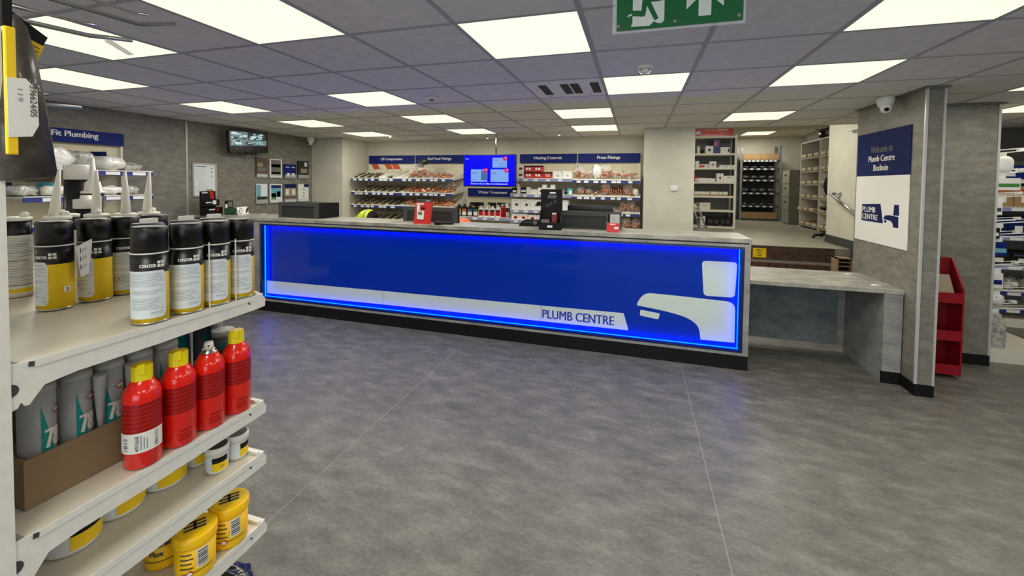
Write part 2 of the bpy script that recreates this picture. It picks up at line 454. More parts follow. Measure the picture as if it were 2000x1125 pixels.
def area(name, x, y, z, size, power, col, parent=None):
    l = bpy.data.lights.new(name, 'AREA'); l.shape = 'SQUARE'; l.size = size; l.energy = power; l.color = col
    o = bpy.data.objects.new(name, l); COL.objects.link(o); o.location = (x, y, z)
    if parent: o.parent = parent
    return o
def build_lights():
    names = {(0, 0): 'nearest lit panel straight above the middle of the shop floor', (1, 2): 'lit panel behind the exit sign by the smoke detector',
             (0, 4): 'lit panel two rows behind the access vent', (0, 6): 'lit panel nearest the back wall above Heating Controls',
             (3, 0): 'large lit panel right of the exit sign at the frame edge', (3, 2): 'lit panel above the white end of the counter',
             (3, 5): 'lit panel in front of the stockroom opening', (-2, -1): 'large lit panel over the front shelving end, second nearest overall',
             (-4, -1): 'lit panel behind the peg hook tips', (-6, 0): 'lit panel over the packaged tool towards the concrete wall',
             (-6, 2): 'lit panel near the metal joint strip of the concrete wall', (-3, 2): 'lit panel beside the round ceiling sensor',
             (-3, 4): 'lit panel one behind the round ceiling sensor', (-3, 6): 'lit panel just before the hanging offers screen',
             (-6, 4): 'lit panel above the small security monitor', (-6, 6): 'lit panel by the white corner of the back wall',
             (6, 3): 'lit panel beyond the welcome pillar, nearer one', (7, 5): 'lit panel beyond the welcome pillar, farther one'}
    pm = None
    for (i, j) in LIT:
        lab = 'square ceiling light, ' + names.get((i, j), 'grid row %d, column %d, unseen, added to light the room' % (j + 12, i + 9))
        t = thing('ceiling_light', ' '.join(lab.split()[:16]), 'ceiling light', (GX + (i + .5) * T, GY + (j + .5) * T, CEIL), 0, 'square ceiling lights')
        h = T / 2 - .012
        if pm is None:
            d = B(-h, h, -h, h, .0012, .006, 'diffuser').build('diffuser', t)
            f = MB().box(-h - .001, h + .001, -h - .001, h + .001, .02, .05, 'white').build('housing', t)
            pm = (d.data, f.data)
        else:
            for n, me in zip(('diffuser', 'housing'), pm):
                o = bpy.data.objects.new(n, me); COL.objects.link(o); o.parent = t
        area('lamp', 0, 0, -.004, .56, LAMP_W, LAMP_C, t)
    t = thing('ceiling_light', 'small lit panel on the stockroom ceiling', 'ceiling light', (2.7, 11.05, 2.86), 0, 'square ceiling lights')
    B(-.29, .29, -.33, .33, -.012, -.001, 'diffuser').build('diffuser', t)
    MB().box(-.3, .3, -.34, .34, -.008, 0, 'white').build('housing', t)
    area('lamp', 0, 0, -.02, .56, 17, LAMP_C, t)
    t2 = thing('ceiling_light', 'unseen lit panel added over the stockroom entrance to brighten the passage', 'ceiling light', (1.7, 7.2, 2.86), 0, 'square ceiling lights')
    B(-.29, .29, -.29, .29, -.012, -.001, 'diffuser').build('diffuser', t2); area('lamp', 0, 0, -.02, .56, 26, LAMP_C, t2)  # unseen panel and lamp, added to brighten the passage and stair wall
    # small warm downlights by the back wall
    for x, y, w in ((-3.93, 6.03, 'over C8 Compression'), (-1.15, 6.3, 'over Heating Controls'), (-2.39, 6.5, 'above the offers screen')):
        t = thing('spotlight', 'tiny glowing ceiling downlight ' + w, 'downlight', (x, y, CEIL), 0)
        MB().lathe([(.022, -.012), (.03, -.008), (.03, .004)], 'trim', 16).build('rim', t)
        MB().lathe([(.003, -.024), (.014, -.02), (.018, -.011)], 'spot', 12).build('bulb', t)
build_lights()

# ================================================================== CEILING FITTINGS
def build_ceiling_things():
    t = thing('exit_sign', 'green running man exit sign hanging from the ceiling', 'exit sign', (.0985, 1.25, 2.043), 0)
    # local frame: x along the sign, y depth, z up; bottom at z 0
    w = .327; h = .165; hw = w / 2
    MB().box(-hw - .012, hw + .006, -.001, .006, -.006, h + .006, 'clear').build('acrylic_plate', t)
    B(-hw, hw, -.004, -.001, 0, h, 'green_sign').build('face', t)
    y = -.0052
    sx = w / 246.; sz = -w / 246.
    def P(px, py): # sign pixels of the photograph, measured along the sign
        return (-hw + (px - 4) * sx, y, (64 - .0976 * px - py) * sx)
    def Q(px, hh): return (px, 64 - .0976 * px - hh)
    def poly(pts, name='pictogram_piece'): flat(MB(), [P(*p) for p in pts], 'sign_white').build(name, t)
    # doorway with the runner's legs left green
    poly([(37, -60), (37, 20), (55, 20), (57, -8), (47, -4), (44, -8), (60, -30), (60, -60)])
    poly([(37, 32), (37, 45), (34, 54), (71, 52), (82, 41), (66, 10), (63, 30), (58, 33)])
    poly([(74, 2), (90, 36), (80, 42), (88, 46), (96, 46), (101, 40), (101, -2), (86, 1)])
    poly([(84, -60), (101, -60), (101, -12), (84, -10)])
    poly([(26, 34), (36, 30), (36, 27), (29, 29)])
    poly([(60, -60), (84, -60), (84, -46), (60, -46)])
    # arrow
    poly([Q(167, 15.5), Q(191, 15.5), Q(191, 72), Q(167, 72)], 'arrow_piece')
    poly([Q(144, 31.5), Q(166, 53), Q(166, 84), Q(144, 62)], 'arrow_piece')
    poly([Q(214, 31.5), Q(192, 53), Q(192, 84), Q(214, 62)], 'arrow_piece')
    poly([Q(166, 73), Q(192, 73), Q(192, 84), Q(179, 97), Q(166, 84)], 'arrow_piece')
    for px in (8, 122, 242):
        MB().lathe([(.0045, 0), (.0045, .004)], 'chrome', 12).build('stud', t).matrix_local = Matrix.Translation(Vector((-hw + (px - 4) * sx, -.004, .012))) @ Matrix.Rotation(PI / 2, 4, 'X')
    MB().box(-.02 - hw + .06, -hw + .044, .0, .006, h, CEIL - 2.043, 'steel').build('hanger', t)
    MB().box(hw - .06, hw - .056, .0, .006, h, CEIL - 2.043, 'steel').build('hanger', t)
    t = thing('smoke_detector', 'white round smoke detector by the lit panel under the exit sign', 'smoke detector', (.036, 2.84, CEIL))
    MB().lathe([(.05, 0.004), (.052, -.012), (.046, -.018)], 'white', 24).build('base', t)
    MB().lathe([(.036, -.018), (.037, -.03), (.03, -.04), (.012, -.046)], 'white_gloss', 20).build('sensor_head', t)
    for q in (-.022, .0, .022): MB().box(q - .003, q + .003, -.0365, -.03, -.03, -.022, 'ink').build('slot', t)
    t = thing('ceiling_sensor', 'flat grey round sensor beside a lit ceiling panel', 'sensor', (-1.777, 3.378, CEIL))
    MB().lathe([(.06, .004), (.062, -.014), (.05, -.02)], 'white', 24).build('base', t)
    MB().lathe([(.02, -.02), (.022, -.028), (.014, -.032)], 'smoke_grey', 16).build('lens', t)
    # pale access panel with dark slots set in the ceiling grid
    x0, y0 = GX, GY + 2 * T
    t = thing('air_vent', 'pale ceiling vent panel with four dark slots', 'vent', (x0, y0, CEIL))
    B(.006, T - .006, .006, T - .006, .001, .02, 'white').build('panel', t)
    for a, b in ((.1, .165), (.27, .335), (.35, .415), (.5, .565)):
        B(a, b, .13, .47, -.0015, .001, 'black').build('slot', t)
    for a, b in ((.06, .3), (.2, .08), (.24, .52), (.46, .08), (.46, .33), (.47, .52), (.12, .53)):
        MB().lathe([(.005, -.001), (.005, .001)], 'ink', 8, a, b).build('screw', t)
    # dome cameras
    for x, y, l, s in ((2.0, 4.29, 'white ceiling dome camera beside the welcome pillar', 1.), (-5.42, 5.9, 'white ceiling dome camera in the far corner of the concrete wall', 1.)):
        t = thing('security_camera', l, 'camera', (x, y, CEIL))
        MB().lathe([(.062, .0), (.062, -.02), (.054, -.06), (.044, -.085)], 'white', 24).build('housing', t)
        b = MB().lathe([(.002, -.052), (.022, -.048), (.036, -.03), (.042, 0), (.042, .02)], 'white_gloss', 24).build('eyeball', t); b.location = (0, -.012, -.085)
        MB().lathe([(.016, 0), (.016, .012)], 'black', 14).build('lens', t).matrix_local = Matrix.Translation(Vector((-.012, -.042, -.108))) @ Matrix.Rotation(PI / 2 + .3, 4, 'X')
build_ceiling_things()

# ================================================================== COUNTER
def build_counter():
    t = thing('service_counter', 'long grey trade counter with a blue lit front panel', 'counter', (0, 3.985, 0))
    B(-5.575, .955, -.004, .5, 1.112, 1.15, 'counter_top').build('worktop', t, .002)
    B(-5.57, .94, .012, .44, 1.1, 1.112, 'charcoal').build('shadow_gap', t)
    x0, x1, z0, z1 = -4.44, .905, .15, 1.078
    fr = MB().box(-5.57, x0, 0, .03, .127, 1.1, 'concrete_pale').box(x1, .95, 0, .03, .127, 1.1, 'concrete_pale').box(x0, x1, 0, .03, z1, 1.1, 'concrete_pale').box(x0, x1, 0, .03, .127, z0, 'concrete_pale').build('front_frame', t)
    B(.93, .95, .03, .46, .127, 1.1, 'concrete_pale').build('end_panel', t)
    B(-5.57, .93, .091, .46, .127, 1.1, 'charcoal').build('carcass', t)
    B(-5.57, .951, .006, .46, 0, .127, 'black').build('plinth', t)
    i = .03; py = .082
    bd = MB().box(x0, x0 + i, .004, .09, z0, z1, 'panel_border').box(x1 - i, x1, .004, .09, z0, z1, 'panel_border').box(x0 + i, x1 - i, .004, .09, z0, z0 + .02, 'panel_border').box(x0 + i, x1 - i, .004, .09, z1 - .022, z1, 'panel_border').build('border_panel', t)
    a, b, c, d = x0 + i, x1 - i, z0 + .02, z1 - .022
    B(a, b, py - .006, .089, c, d, 'panel_glass').build('glass_panel', t)
    g = .0025
    for q in ((a, a + g, c, d), (b - g, b, c, d), (a + g, b - g, c, c + g), (a + g, b - g, d - g, d)):
        B(q[0], q[1], .046, .062, q[2], q[3], 'led').build('led_strip', t)
    # white graphics on the glass
    y = py - .0068
    K = (3.985 + y) / 3.99
    def sheet(pts, name, m='panel_white', e=.0007):
        mb = MB().prism([(p[0] * K, 1.6 - (1.6 - p[1]) * K) for p in pts], 'y', y, y + e, m)
        return mb.build(name, t)
    sheet([(-4.33, .379), (-2.69, .389), (-2.69, .238), (-4.33, .223)], 'graphic_stripe')
    sheet([(-2.686, .389), (-.885, .398), (-.885, .243), (-2.686, .238)], 'graphic_stripe')
    sheet([(-.881, .398), (-.094, .402), (-.047, .245), (-.881, .243)], 'graphic_stripe')
    m = MB()
    for dx in (-.0022, 0, .0022): put_text(m, 'PLUMB CENTRE', 'blue_ink', (-.868 * K + dx, y - .001 + dx * .05, 1.6 - (1.6 - .276) * K), (1, 0, 0), (0, 0, 1), width=.70, height=.088, bold=.0)
    m.build('lettering', t)
    def rounded(pts, r=.03, n=4):
        out = []
        k = len(pts)
        for q in range(k):
            p0, p1, p2 = Vector(pts[q - 1]), Vector(pts[q]), Vector(pts[(q + 1) % k])
            rr = r if len(pts[q]) < 3 else pts[q][2]
            p0, p1, p2 = p0.xy if len(p0) > 2 else p0, p1.xy if len(p1) > 2 else p1, p2.xy if len(p2) > 2 else p2
            A_ = p1 + (p0 - p1).normalized() * min(rr, (p0 - p1).length / 2); B_ = p1 + (p2 - p1).normalized() * min(rr, (p2 - p1).length / 2)
            for s in range(n + 1):
                u = s / n; out.append(tuple(A_ * (1 - u) ** 2 + p1 * 2 * u * (1 - u) + B_ * u * u))
        return out
    sheet(rounded([(.566, .938), (.850, .942), (.836, .632), (.588, .628)], .035), 'logo_handle')
    sheet(rounded([(.022, .488, .006), (.04, .545, .05), (.10, .612, .05), (.42, .606, .1), (.842, .592, .07), (.844, .236, .006), (.572, .232, .006), (.558, .345, .06), (.49, .402, .07), (.40, .434, .06), (.27, .458, .05)], .03), 'logo_spout')
    sheet(rounded([(.056, .45), (.226, .431), (.214, .375), (.05, .396)], .012), 'logo_aerator')
    return t
build_counter()

def build_flap():
    t = thing('counter_flap', 'low grey lift up flap joining the counter to the pillar', 'counter', (.955, 4.09, 0))
    B(0, 1.0, 0, .72, .741, .776, 'counter_top').build('flap_top', t, .002)
    B(1.002, 1.132, 0, .72, .741, .776, 'counter_top').build('fixed_top', t, .002)
    MB().box(1.0, 1.125, .004, .74, .1, .741, 'concrete_pale').box(1.0, 1.12, .03, .74, 0, .1, 'concrete_pale').build('side_box', t)
    B(1.002, 1.122, .006, .03, 0, .1, 'black').build('plinth', t)
    B(0.0, .93, .66, .678, .065, .70, 'panel_blue_grey').build('gate_panel', t)
    B(.94, .998, .655, .68, .08, .741, 'concrete_pale').build('gate_post', t)
    for z in (.2, .62):
        B(.922, .944, .652, .66, z, z + .09, 'chrome').build('hinge', t)
    for y in (.12, .58):
        m = MB().tube([(.96, y, .781), (1.03, y, .781)], .007, 'white_gloss').build('barrel_hinge', t)
build_flap()

# ================================================================== SHELVING BAYS ON THE BACK WALL
SHELF_T = .022
def bay(name, label, x0, x1, shelves, header, hz=(1.95, 2.10), yb=6.8, yf=6.25, base=True, text_h=.062, tickets=7, lilac=False, tilt=0., peg_top=None):
    """one wall bay: peg board, uprights, shelves with ticket edges, header sign"""
    t = thing(name, label, 'shelving', (x0, yb, 0))
    w = x1 - x0; d = yf - yb
    top = hz[1]
    B(.012, w - .012, -.02, 0.015, .1, top, 'peg').build('back_panel', t)
    for x in (0, w - .02):
        B(x, x + .02, -.05, .012, 0, top, 'cream').build('upright', t)
    B(.0, w, d + .02, -.02, .0, .12, 'cream').build('base_plinth', t)
    # peg holes as rows of small dark studs
    ph = MB(); z = top - .17
    while z > top - .36:
        x = .05
        while x < w - .04:
            ph.add([(x, -.0205, z), (x + .007, -.0205, z), (x + .007, -.0205, z + .007), (x, -.0205, z + .007)], [(0, 1, 2, 3)], 'card'); x += .03
        z -= .03
    o = ph.build('peg_holes', t); o['kind'] = 'stuff'
    for k, z in enumerate(shelves):
        rise = tilt * (-.02 - d)
        s = MB().prism([(d, z - SHELF_T), (d, z), (-.02, z + rise), (-.02, z + rise - SHELF_T)], 'x', .004, w - .004, 'shelf_white')
        s = s.build('shelf', t)
        if tilt:
            for q in range(1, 7): MB().prism([(d, z), (d, z + .03), (-.02, z + rise + .045), (-.02, z + rise)], 'x', w * q / 7 - .0015, w * q / 7 + .0015, 'shelf_white').build('divider', s)
        MB().prism([(-.02, z + rise - .1), (-.02, z + rise + .01), (d, z + .01), (d, z - .03)], 'x', -.001, .0035, 'shelf_white').build('side_bracket', s)
        MB().prism([(-.02, z + rise - .1), (-.02, z + rise + .01), (d, z + .01), (d, z - .03)], 'x', w - .0035, w + .001, 'shelf_white').build('side_bracket', s)
        B(.0, w, d - .012, d, z - .048, z - .006, 'ticket_lilac' if lilac else 'ticket_blue').build('ticket_strip', s)
        B(.0, w, d - .013, d, z - .006, z + .004, 'shelf_white').build('shelf_lip', s)
        for q in range(tickets):
            a = .03 + (w - .12) * (q + R.uniform(-.15, .25)) / tickets + .02
            B(a, a + R.uniform(.055, .085), d - .0135, d - .0125, z - .043, z - .012, 'paper').build('price_ticket', s)
    hb = B(.004, w - .004, -.055, -.04, hz[0], hz[1], 'navy').build('header_board', t)
    m = MB(); put_text(m, header, 'white', (w * .5, -.0565, (hz[0] + hz[1]) / 2 - text_h * .42), (1, 0, 0), (0, 0, 1), height=text_h, bold=.02, align='c')
    m.build('lettering', hb)
    return t
S_F = (1.672, 1.43, 1.205, .95); SLOPE = .24
bay('shelving_bay', 'wall shelving bay headed C8 Compression', -4.86, -3.88, S_F, 'C8 Compression', tilt=SLOPE)
bay('shelving_bay', 'wall shelving bay headed End Feed Fittings', -3.87, -2.9, S_F[:3] + (.95,), 'End Feed Fittings', tilt=SLOPE)
bay('shelving_bay', 'low wall shelving bay headed Water Treatment under the screen', -2.84, -1.91, (1.06,), 'Water Treatment', hz=(1.375, 1.52), text_h=.05, tickets=4, lilac=True)
bay('shelving_bay', 'wall shelving bay headed Heating Controls', -1.9, -.93, (1.69, 1.445, 1.2, 1.04), 'Heating Controls', tickets=5, lilac=True)
bay('shelving_bay', 'wall shelving bay headed Press Fittings', -.92, .05, (1.672, 1.428, 1.19, .95), 'Press Fittings', tilt=SLOPE)

def small_parts():
    """fittings: elbow, coupling, tee meshes shared by all copies"""
    out = {}
    for mname in ('copper', 'brass'):
        e = MB(); pts = [(.012 * math.cos(a) - .012, 0, .018 + .016 * math.sin(a)) for a in [PI * .5 * k / 5 for k in range(6)]]
        e.tube([(.0, 0, .002), (0, 0, .014)] + [(.018 - .018 * math.cos(a), 0, .014 + .018 * math.sin(a)) for a in [PI * .5 * k / 5 for k in range(1, 6)]] + [(.032, 0, .032)], .011, mname, 10)
        c = MB().tube([(-.024, 0, .012), (-.008, 0, .012)], .012, mname, 10).tube([(-.008, 0, .012), (.008, 0, .012)], .0135, mname, 8).tube([(.008, 0, .012), (.024, 0, .012)], .012, mname, 10)
        te = MB().tube([(-.028, 0, .012), (.028, 0, .012)], .012, mname, 10).tube([(0, 0, .012), (0, -.026, .016)], .012, mname, 10)
        out[mname] = [e, c, te]
    return out
FIT = small_parts()
_fitmesh = {}
def fitting(kind, mname, loc, rz, label, group):
    k = (kind, mname); nm = ('pipe_elbow', 'pipe_coupling', 'pipe_tee')[kind]
    if k not in _fitmesh:
        o = FIT[mname][kind].build(nm); _fitmesh[k] = o.data
    else:
        o = bpy.data.objects.new(nm, _fitmesh[k]); COL.objects.link(o)
    o.location = loc; o.rotation_euler = (0, 0, rz)
    sc = 1.35; o.scale = (sc, sc, sc)
    tag(o, label, 'pipe fitting', group)
    return o
KN = ('elbow', 'coupling', 'tee')
def fill_fittings(x0, x1, z, mname, n, where, group, yf=6.27, yd=.2, kinds=(0, 1, 2)):
    cols = max(1, int((x1 - x0) / .075)); i = 0
    for q in range(n):
        c = q % cols; row = q // cols
        x = x0 + (c + .5) * (x1 - x0) / cols + R.uniform(-.006, .006); y = yf + .03 + row * .075 + R.uniform(-.006, .006)
        k = kinds[(c // 2) % len(kinds)]
        fitting(k, mname, (x, y, z + .003 + (y - 6.25) * SLOPE), R.uniform(-.6, .6), '%s %s, %s row, %s from the wall end, %s' % (mname, KN[k], ('front', 'second', 'third', 'fourth', 'fifth', 'sixth')[min(row, 5)], ORD[c], where), group + ' ' + KN[k])
def pillow(mb, cx, cy, cz, sx, sy, sz, m, seed=0, n=10, amp=.22):
    rr = random.Random(seed); ph = [rr.uniform(0, 6.28) for _ in range(6)]
    v = []; fs = []; k = n
    for i in range(k + 1):
        th = PI * i / k
        for j in range(2 * k):
            p = PI * j / k
            x, y, z = math.sin(th) * math.cos(p), math.sin(th) * math.sin(p), math.cos(th)
            d = 1 + amp * (math.sin(5 * x + ph[0]) * math.sin(4 * y + ph[1]) + .6 * math.sin(9 * z + ph[2] + 4 * x) + .5 * math.sin(11 * y + ph[3])) * .6
            g = lambda u: math.copysign(abs(u) ** .75, u)
            zz = g(z) * d
            v.append((cx + g(x) * d * sx, cy + g(y) * d * sy, max(cz - sz, cz + zz * sz)))
    for i in range(k):
        for j in range(2 * k):
            a = i * 2 * k + j; b = i * 2 * k + (j + 1) % (2 * k)
            fs.append((a, b, b + 2 * k, a + 2 * k))
    mb.add(v, fs, m, True)
    return mb
_bagn = 0
def bag(x, y, z, w, d, h, m, label, group=None, name='parts_bag', card=None, tie=False):
    global _bagn; _bagn += 1
    t = thing(name, label, 'bag', (x, y, z), R.uniform(-.3, .3), group)
    if m == 'bag_copper':
        rr = random.Random(_bagn); mb = MB()
        for q in range(max(4, int(w * h * 620))):
            src = FIT['copper'][rr.randrange(3)]
            M_ = Matrix.Translation(Vector((rr.uniform(-w * .36, w * .36), rr.uniform(-d * .38, 0), rr.uniform(.012, h * .5)))) @ Matrix.Rotation(rr.uniform(0, 6.28), 4, 'Z') @ Matrix.Rotation(rr.uniform(-.9, .9), 4, 'X') @ Matrix.Scale(1.15, 4)
            o_ = len(mb.v); kk = mb.mi('copper')
            mb.v += [tuple(M_ @ Vector(p)) for p in src.v]; mb.f += [[i + o_ for i in f] for f in src.f]; mb.m += [kk] * len(src.f); mb.sm += [True] * len(src.f)
        zmin = min(p[2] for p in mb.v)
        if zmin < .002: mb.v = [(p[0], p[1], p[2] - zmin + .002) for p in mb.v]
        c_ = mb.build('contents', t); c_['kind'] = 'stuff'
        pillow(MB(), 0, 0, h * .5, w / 2, d / 2, h * .5, 'clear_bag', _bagn, 10, .34).build('bag_body', t)
    else:
        pillow(MB(), 0, 0, h * .5, w / 2, d / 2, h * .5, m, _bagn).build('bag_body', t)
    if card: B(-w * .3, w * .3, -d * .3 - .004, -d * .3, h * .75, h * 1.25, card).build('header_card', t)
    if tie: MB().lathe([(w * .12, h * .85), (w * .04, h * 1.02), (w * .16, h * 1.22)], m, 8).build('gathered_neck', t)
    return t
def heap(x0, x1, y0, y1, z, h, m, label, seed):
    """a mass of tiny fittings nobody could count: one stuff object"""
    rr = random.Random(seed); mb = MB()
    n = int((x1 - x0) * (y1 - y0) / .00035)
    for _ in range(n):
        x = rr.uniform(x0, x1); y = rr.uniform(y0, y1); u = (x - x0) / (x1 - x0)
        zt = z + (y - 6.25) * SLOPE + (h * (.35 + .65 * abs(math.sin(u * 9 + seed))) * (.3 + .7 * (y - y0) / (y1 - y0))) * rr.uniform(.2, 1)
        s = rr.uniform(.008, .014); a = rr.uniform(0, PI)
        c, sn = math.cos(a) * s, math.sin(a) * s
        zz = max(zt, z + (y - 6.25) * SLOPE + s)
        mb.add([(x + c, y + sn, zz - s), (x - sn, y + c, zz - s), (x - c, y - sn, zz - s), (x + sn, y - c, zz - s), (x + c * .8, y + sn * .8, zz + s), (x - sn * .8, y + c * .8, zz + s), (x - c * .8, y - sn * .8, zz + s), (x + sn * .8, y - c * .8, zz + s)],
               [(0, 1, 5, 4), (1, 2, 6, 5), (2, 3, 7, 6), (3, 0, 4, 7), (4, 5, 6, 7)], m)
    o = mb.build('loose_fittings'); o['kind'] = 'stuff'; tag(o, label, 'fittings')
    return o

def sbag(x, y, z, *a, **k): return bag(x, y, z + (y - 6.25) * SLOPE - .004, *a, **k)
def stock_back_shelves():
    # C8 compression: dull brass heaps
    heap(-4.82, -4.33, 6.28, 6.5, 1.672, .055, 'brass_heap', 'heap of dull brass compression fittings on the top C8 Compression shelf, wall end', 1)
    heap(-4.13, -4.03, 6.27, 6.36, 1.672, .03, 'brass_heap', 'small heap of olive brass parts on the top C8 Compression shelf', 2)
    heap(-4.82, -3.92, 6.28, 6.6, 1.43, .04, 'brass_heap', 'heap of brass fittings along the second C8 Compression shelf', 3)
    heap(-4.82, -3.92, 6.28, 6.6, 1.205, .04, 'brass_heap', 'heap of brass fittings along the third C8 Compression shelf', 4)
    heap(-4.45, -3.92, 6.28, 6.5, .95, .04, 'brass_heap', 'heap of dark brass fittings on the lowest visible C8 Compression shelf', 5)
    fill_fittings(-4.82, -4.2, 1.205, 'brass', 8, 'third C8 Compression shelf edge', 'brass fittings on C8 shelf three', 6.255, kinds=(1,))
    # end feed: copper
    for k, (x, w, h, m, l) in enumerate(((-3.68, .15, .15, 'bag_copper', 'clear bag of copper elbows on the top shelf where C8 Compression meets End Feed'), (-3.52, .17, .22, 'bag_copper', 'tall clear bag of copper parts with black print on the top End Feed shelf'), (-3.36, .14, .10, 'bag_copper', 'low clear bag of copper parts next to the tall bag, End Feed top shelf'))):
        sbag(x, 6.36, 1.672, w, .16, h, m, l, card='ink' if k == 1 else None)
    sbag(-3.55, 6.47, 1.86, .2, .1, .1, 'bag_dark', 'black and white printed bag piled on the End Feed top shelf')
    fill_fittings(-3.3, -2.95, 1.672, 'copper', 12, 'top End Feed shelf', 'copper fittings on End Feed top shelf', 6.26)
    sbag(-3.0, 6.36, 1.672, .12, .14, .12, 'bag_copper', 'clear bag of copper parts at the screen end of the top End Feed shelf')
    fill_fittings(-3.84, -2.93, 1.43, 'copper', 40, 'second End Feed shelf', 'copper fittings on End Feed shelf two', 6.26)
    sbag(-2.98, 6.42, 1.43, .12, .16, .16, 'bag_copper', 'clear bag of copper parts at the screen end of the second End Feed shelf')
    fill_fittings(-3.84, -2.93, 1.205, 'copper', 52, 'third End Feed shelf', 'copper fittings on End Feed shelf three', 6.26)
    # orange and cream header strip of C8 compression
    t = thing('promo_strip', 'orange and cream promotional strip under the C8 Compression header', 'strip', (-4.84, 6.775, 1.85))
    B(0, .94, -.004, 0, 0, .09, 'cream').build('strip', t)
    for x0 in (.02, .3, .46):
        MB().prism([(x0 + .06, .0), (x0 + .2, .0), (x0 + .14, .09), (x0, .09)], 'y', -.0055, -.004, 'orange_label').build('stripe', t)
    # press fittings
    ps = (('clear bag of pink copper parts at the Heating Controls end', 'bag_copper', .17, .17), ('second clear bag from the Heating Controls end', 'bag_copper', .15, .12), ('tall clear crumpled bag, third from the Heating Controls end', 'bag_white', .16, .2), ('fourth crumpled bag with black print', 'bag_copper', .17, .2), ('fifth flat bag of copper parts', 'bag_copper', .15, .12), ('sixth small bag of copper parts', 'bag_copper', .12, .1), ('seventh clear bag nearest the white column', 'bag_copper', .13, .13))
    x = -.83
    for l, m, w, h in ps:
        sbag(x, 6.36, 1.672, w, .16, h, m, l + ', top Press Fittings shelf'); x += .128
    for k, (x, w, h, l) in enumerate(((-.82, .13, .12, 'knotted bag of copper rings at the Heating Controls end'), (-.7, .09, .09, 'small second bag of copper rings'), (-.44, .15, .2, 'tall bag of bright copper bends, in the shelf middle'), (-.12, .13, .18, 'knotted bag of copper couplings towards the white column'), (-.02, .1, .1, 'pale half empty bag nearest the white column'))):
        sbag(x, 6.36, 1.428, w, .14, h, 'bag_copper' if k < 4 else 'bag_white', l + ', second Press Fittings shelf', tie=k in (0, 3))
    fill_fittings(-.66, -.53, 1.428, 'copper', 2, 'second Press Fittings shelf', 'copper fittings on Press shelf two', 6.26)
    for q in range(7):
        o = MB().tube([(0, 0, 0), (0, 0, .13 - .02 * (q % 3))], .0125, 'copper', 10).build('copper_bend'); o.location = (-.36 + q * .034, 6.33 + .02 * (q % 2), 1.4285 + (.08 + .02 * (q % 2)) * SLOPE)
        tag(o, 'upright copper press tube, %s from the arch bag, second Press Fittings shelf' % ORD[q], 'pipe fitting', 'upright copper tubes on the second press shelf')
    fill_fittings(-.86, -.3, 1.19, 'copper', 12, 'third Press Fittings shelf', 'copper fittings on Press shelf three', 6.26)
    for x, w, h, l in ((-.19, .09, .15, 'amber bag of copper tubes, third Press Fittings shelf'), (-.08, .14, .17, 'large bag of copper fittings, third Press Fittings shelf'), (.01, .07, .07, 'small bag of copper fittings, third Press Fittings shelf at the column')):
        sbag(x, 6.36, 1.19, w, .14, h, 'bag_copper', l)
    for x, w, h, l in ((-.14, .14, .15, 'knotted bag of copper fittings, lowest Press Fittings shelf'), (-.01, .13, .13, 'open bag of copper tees, lowest Press Fittings shelf by the column')):
        sbag(x, 6.34, .95, w, .14, h, 'bag_copper', l, tie=True)
stock_back_shelves()

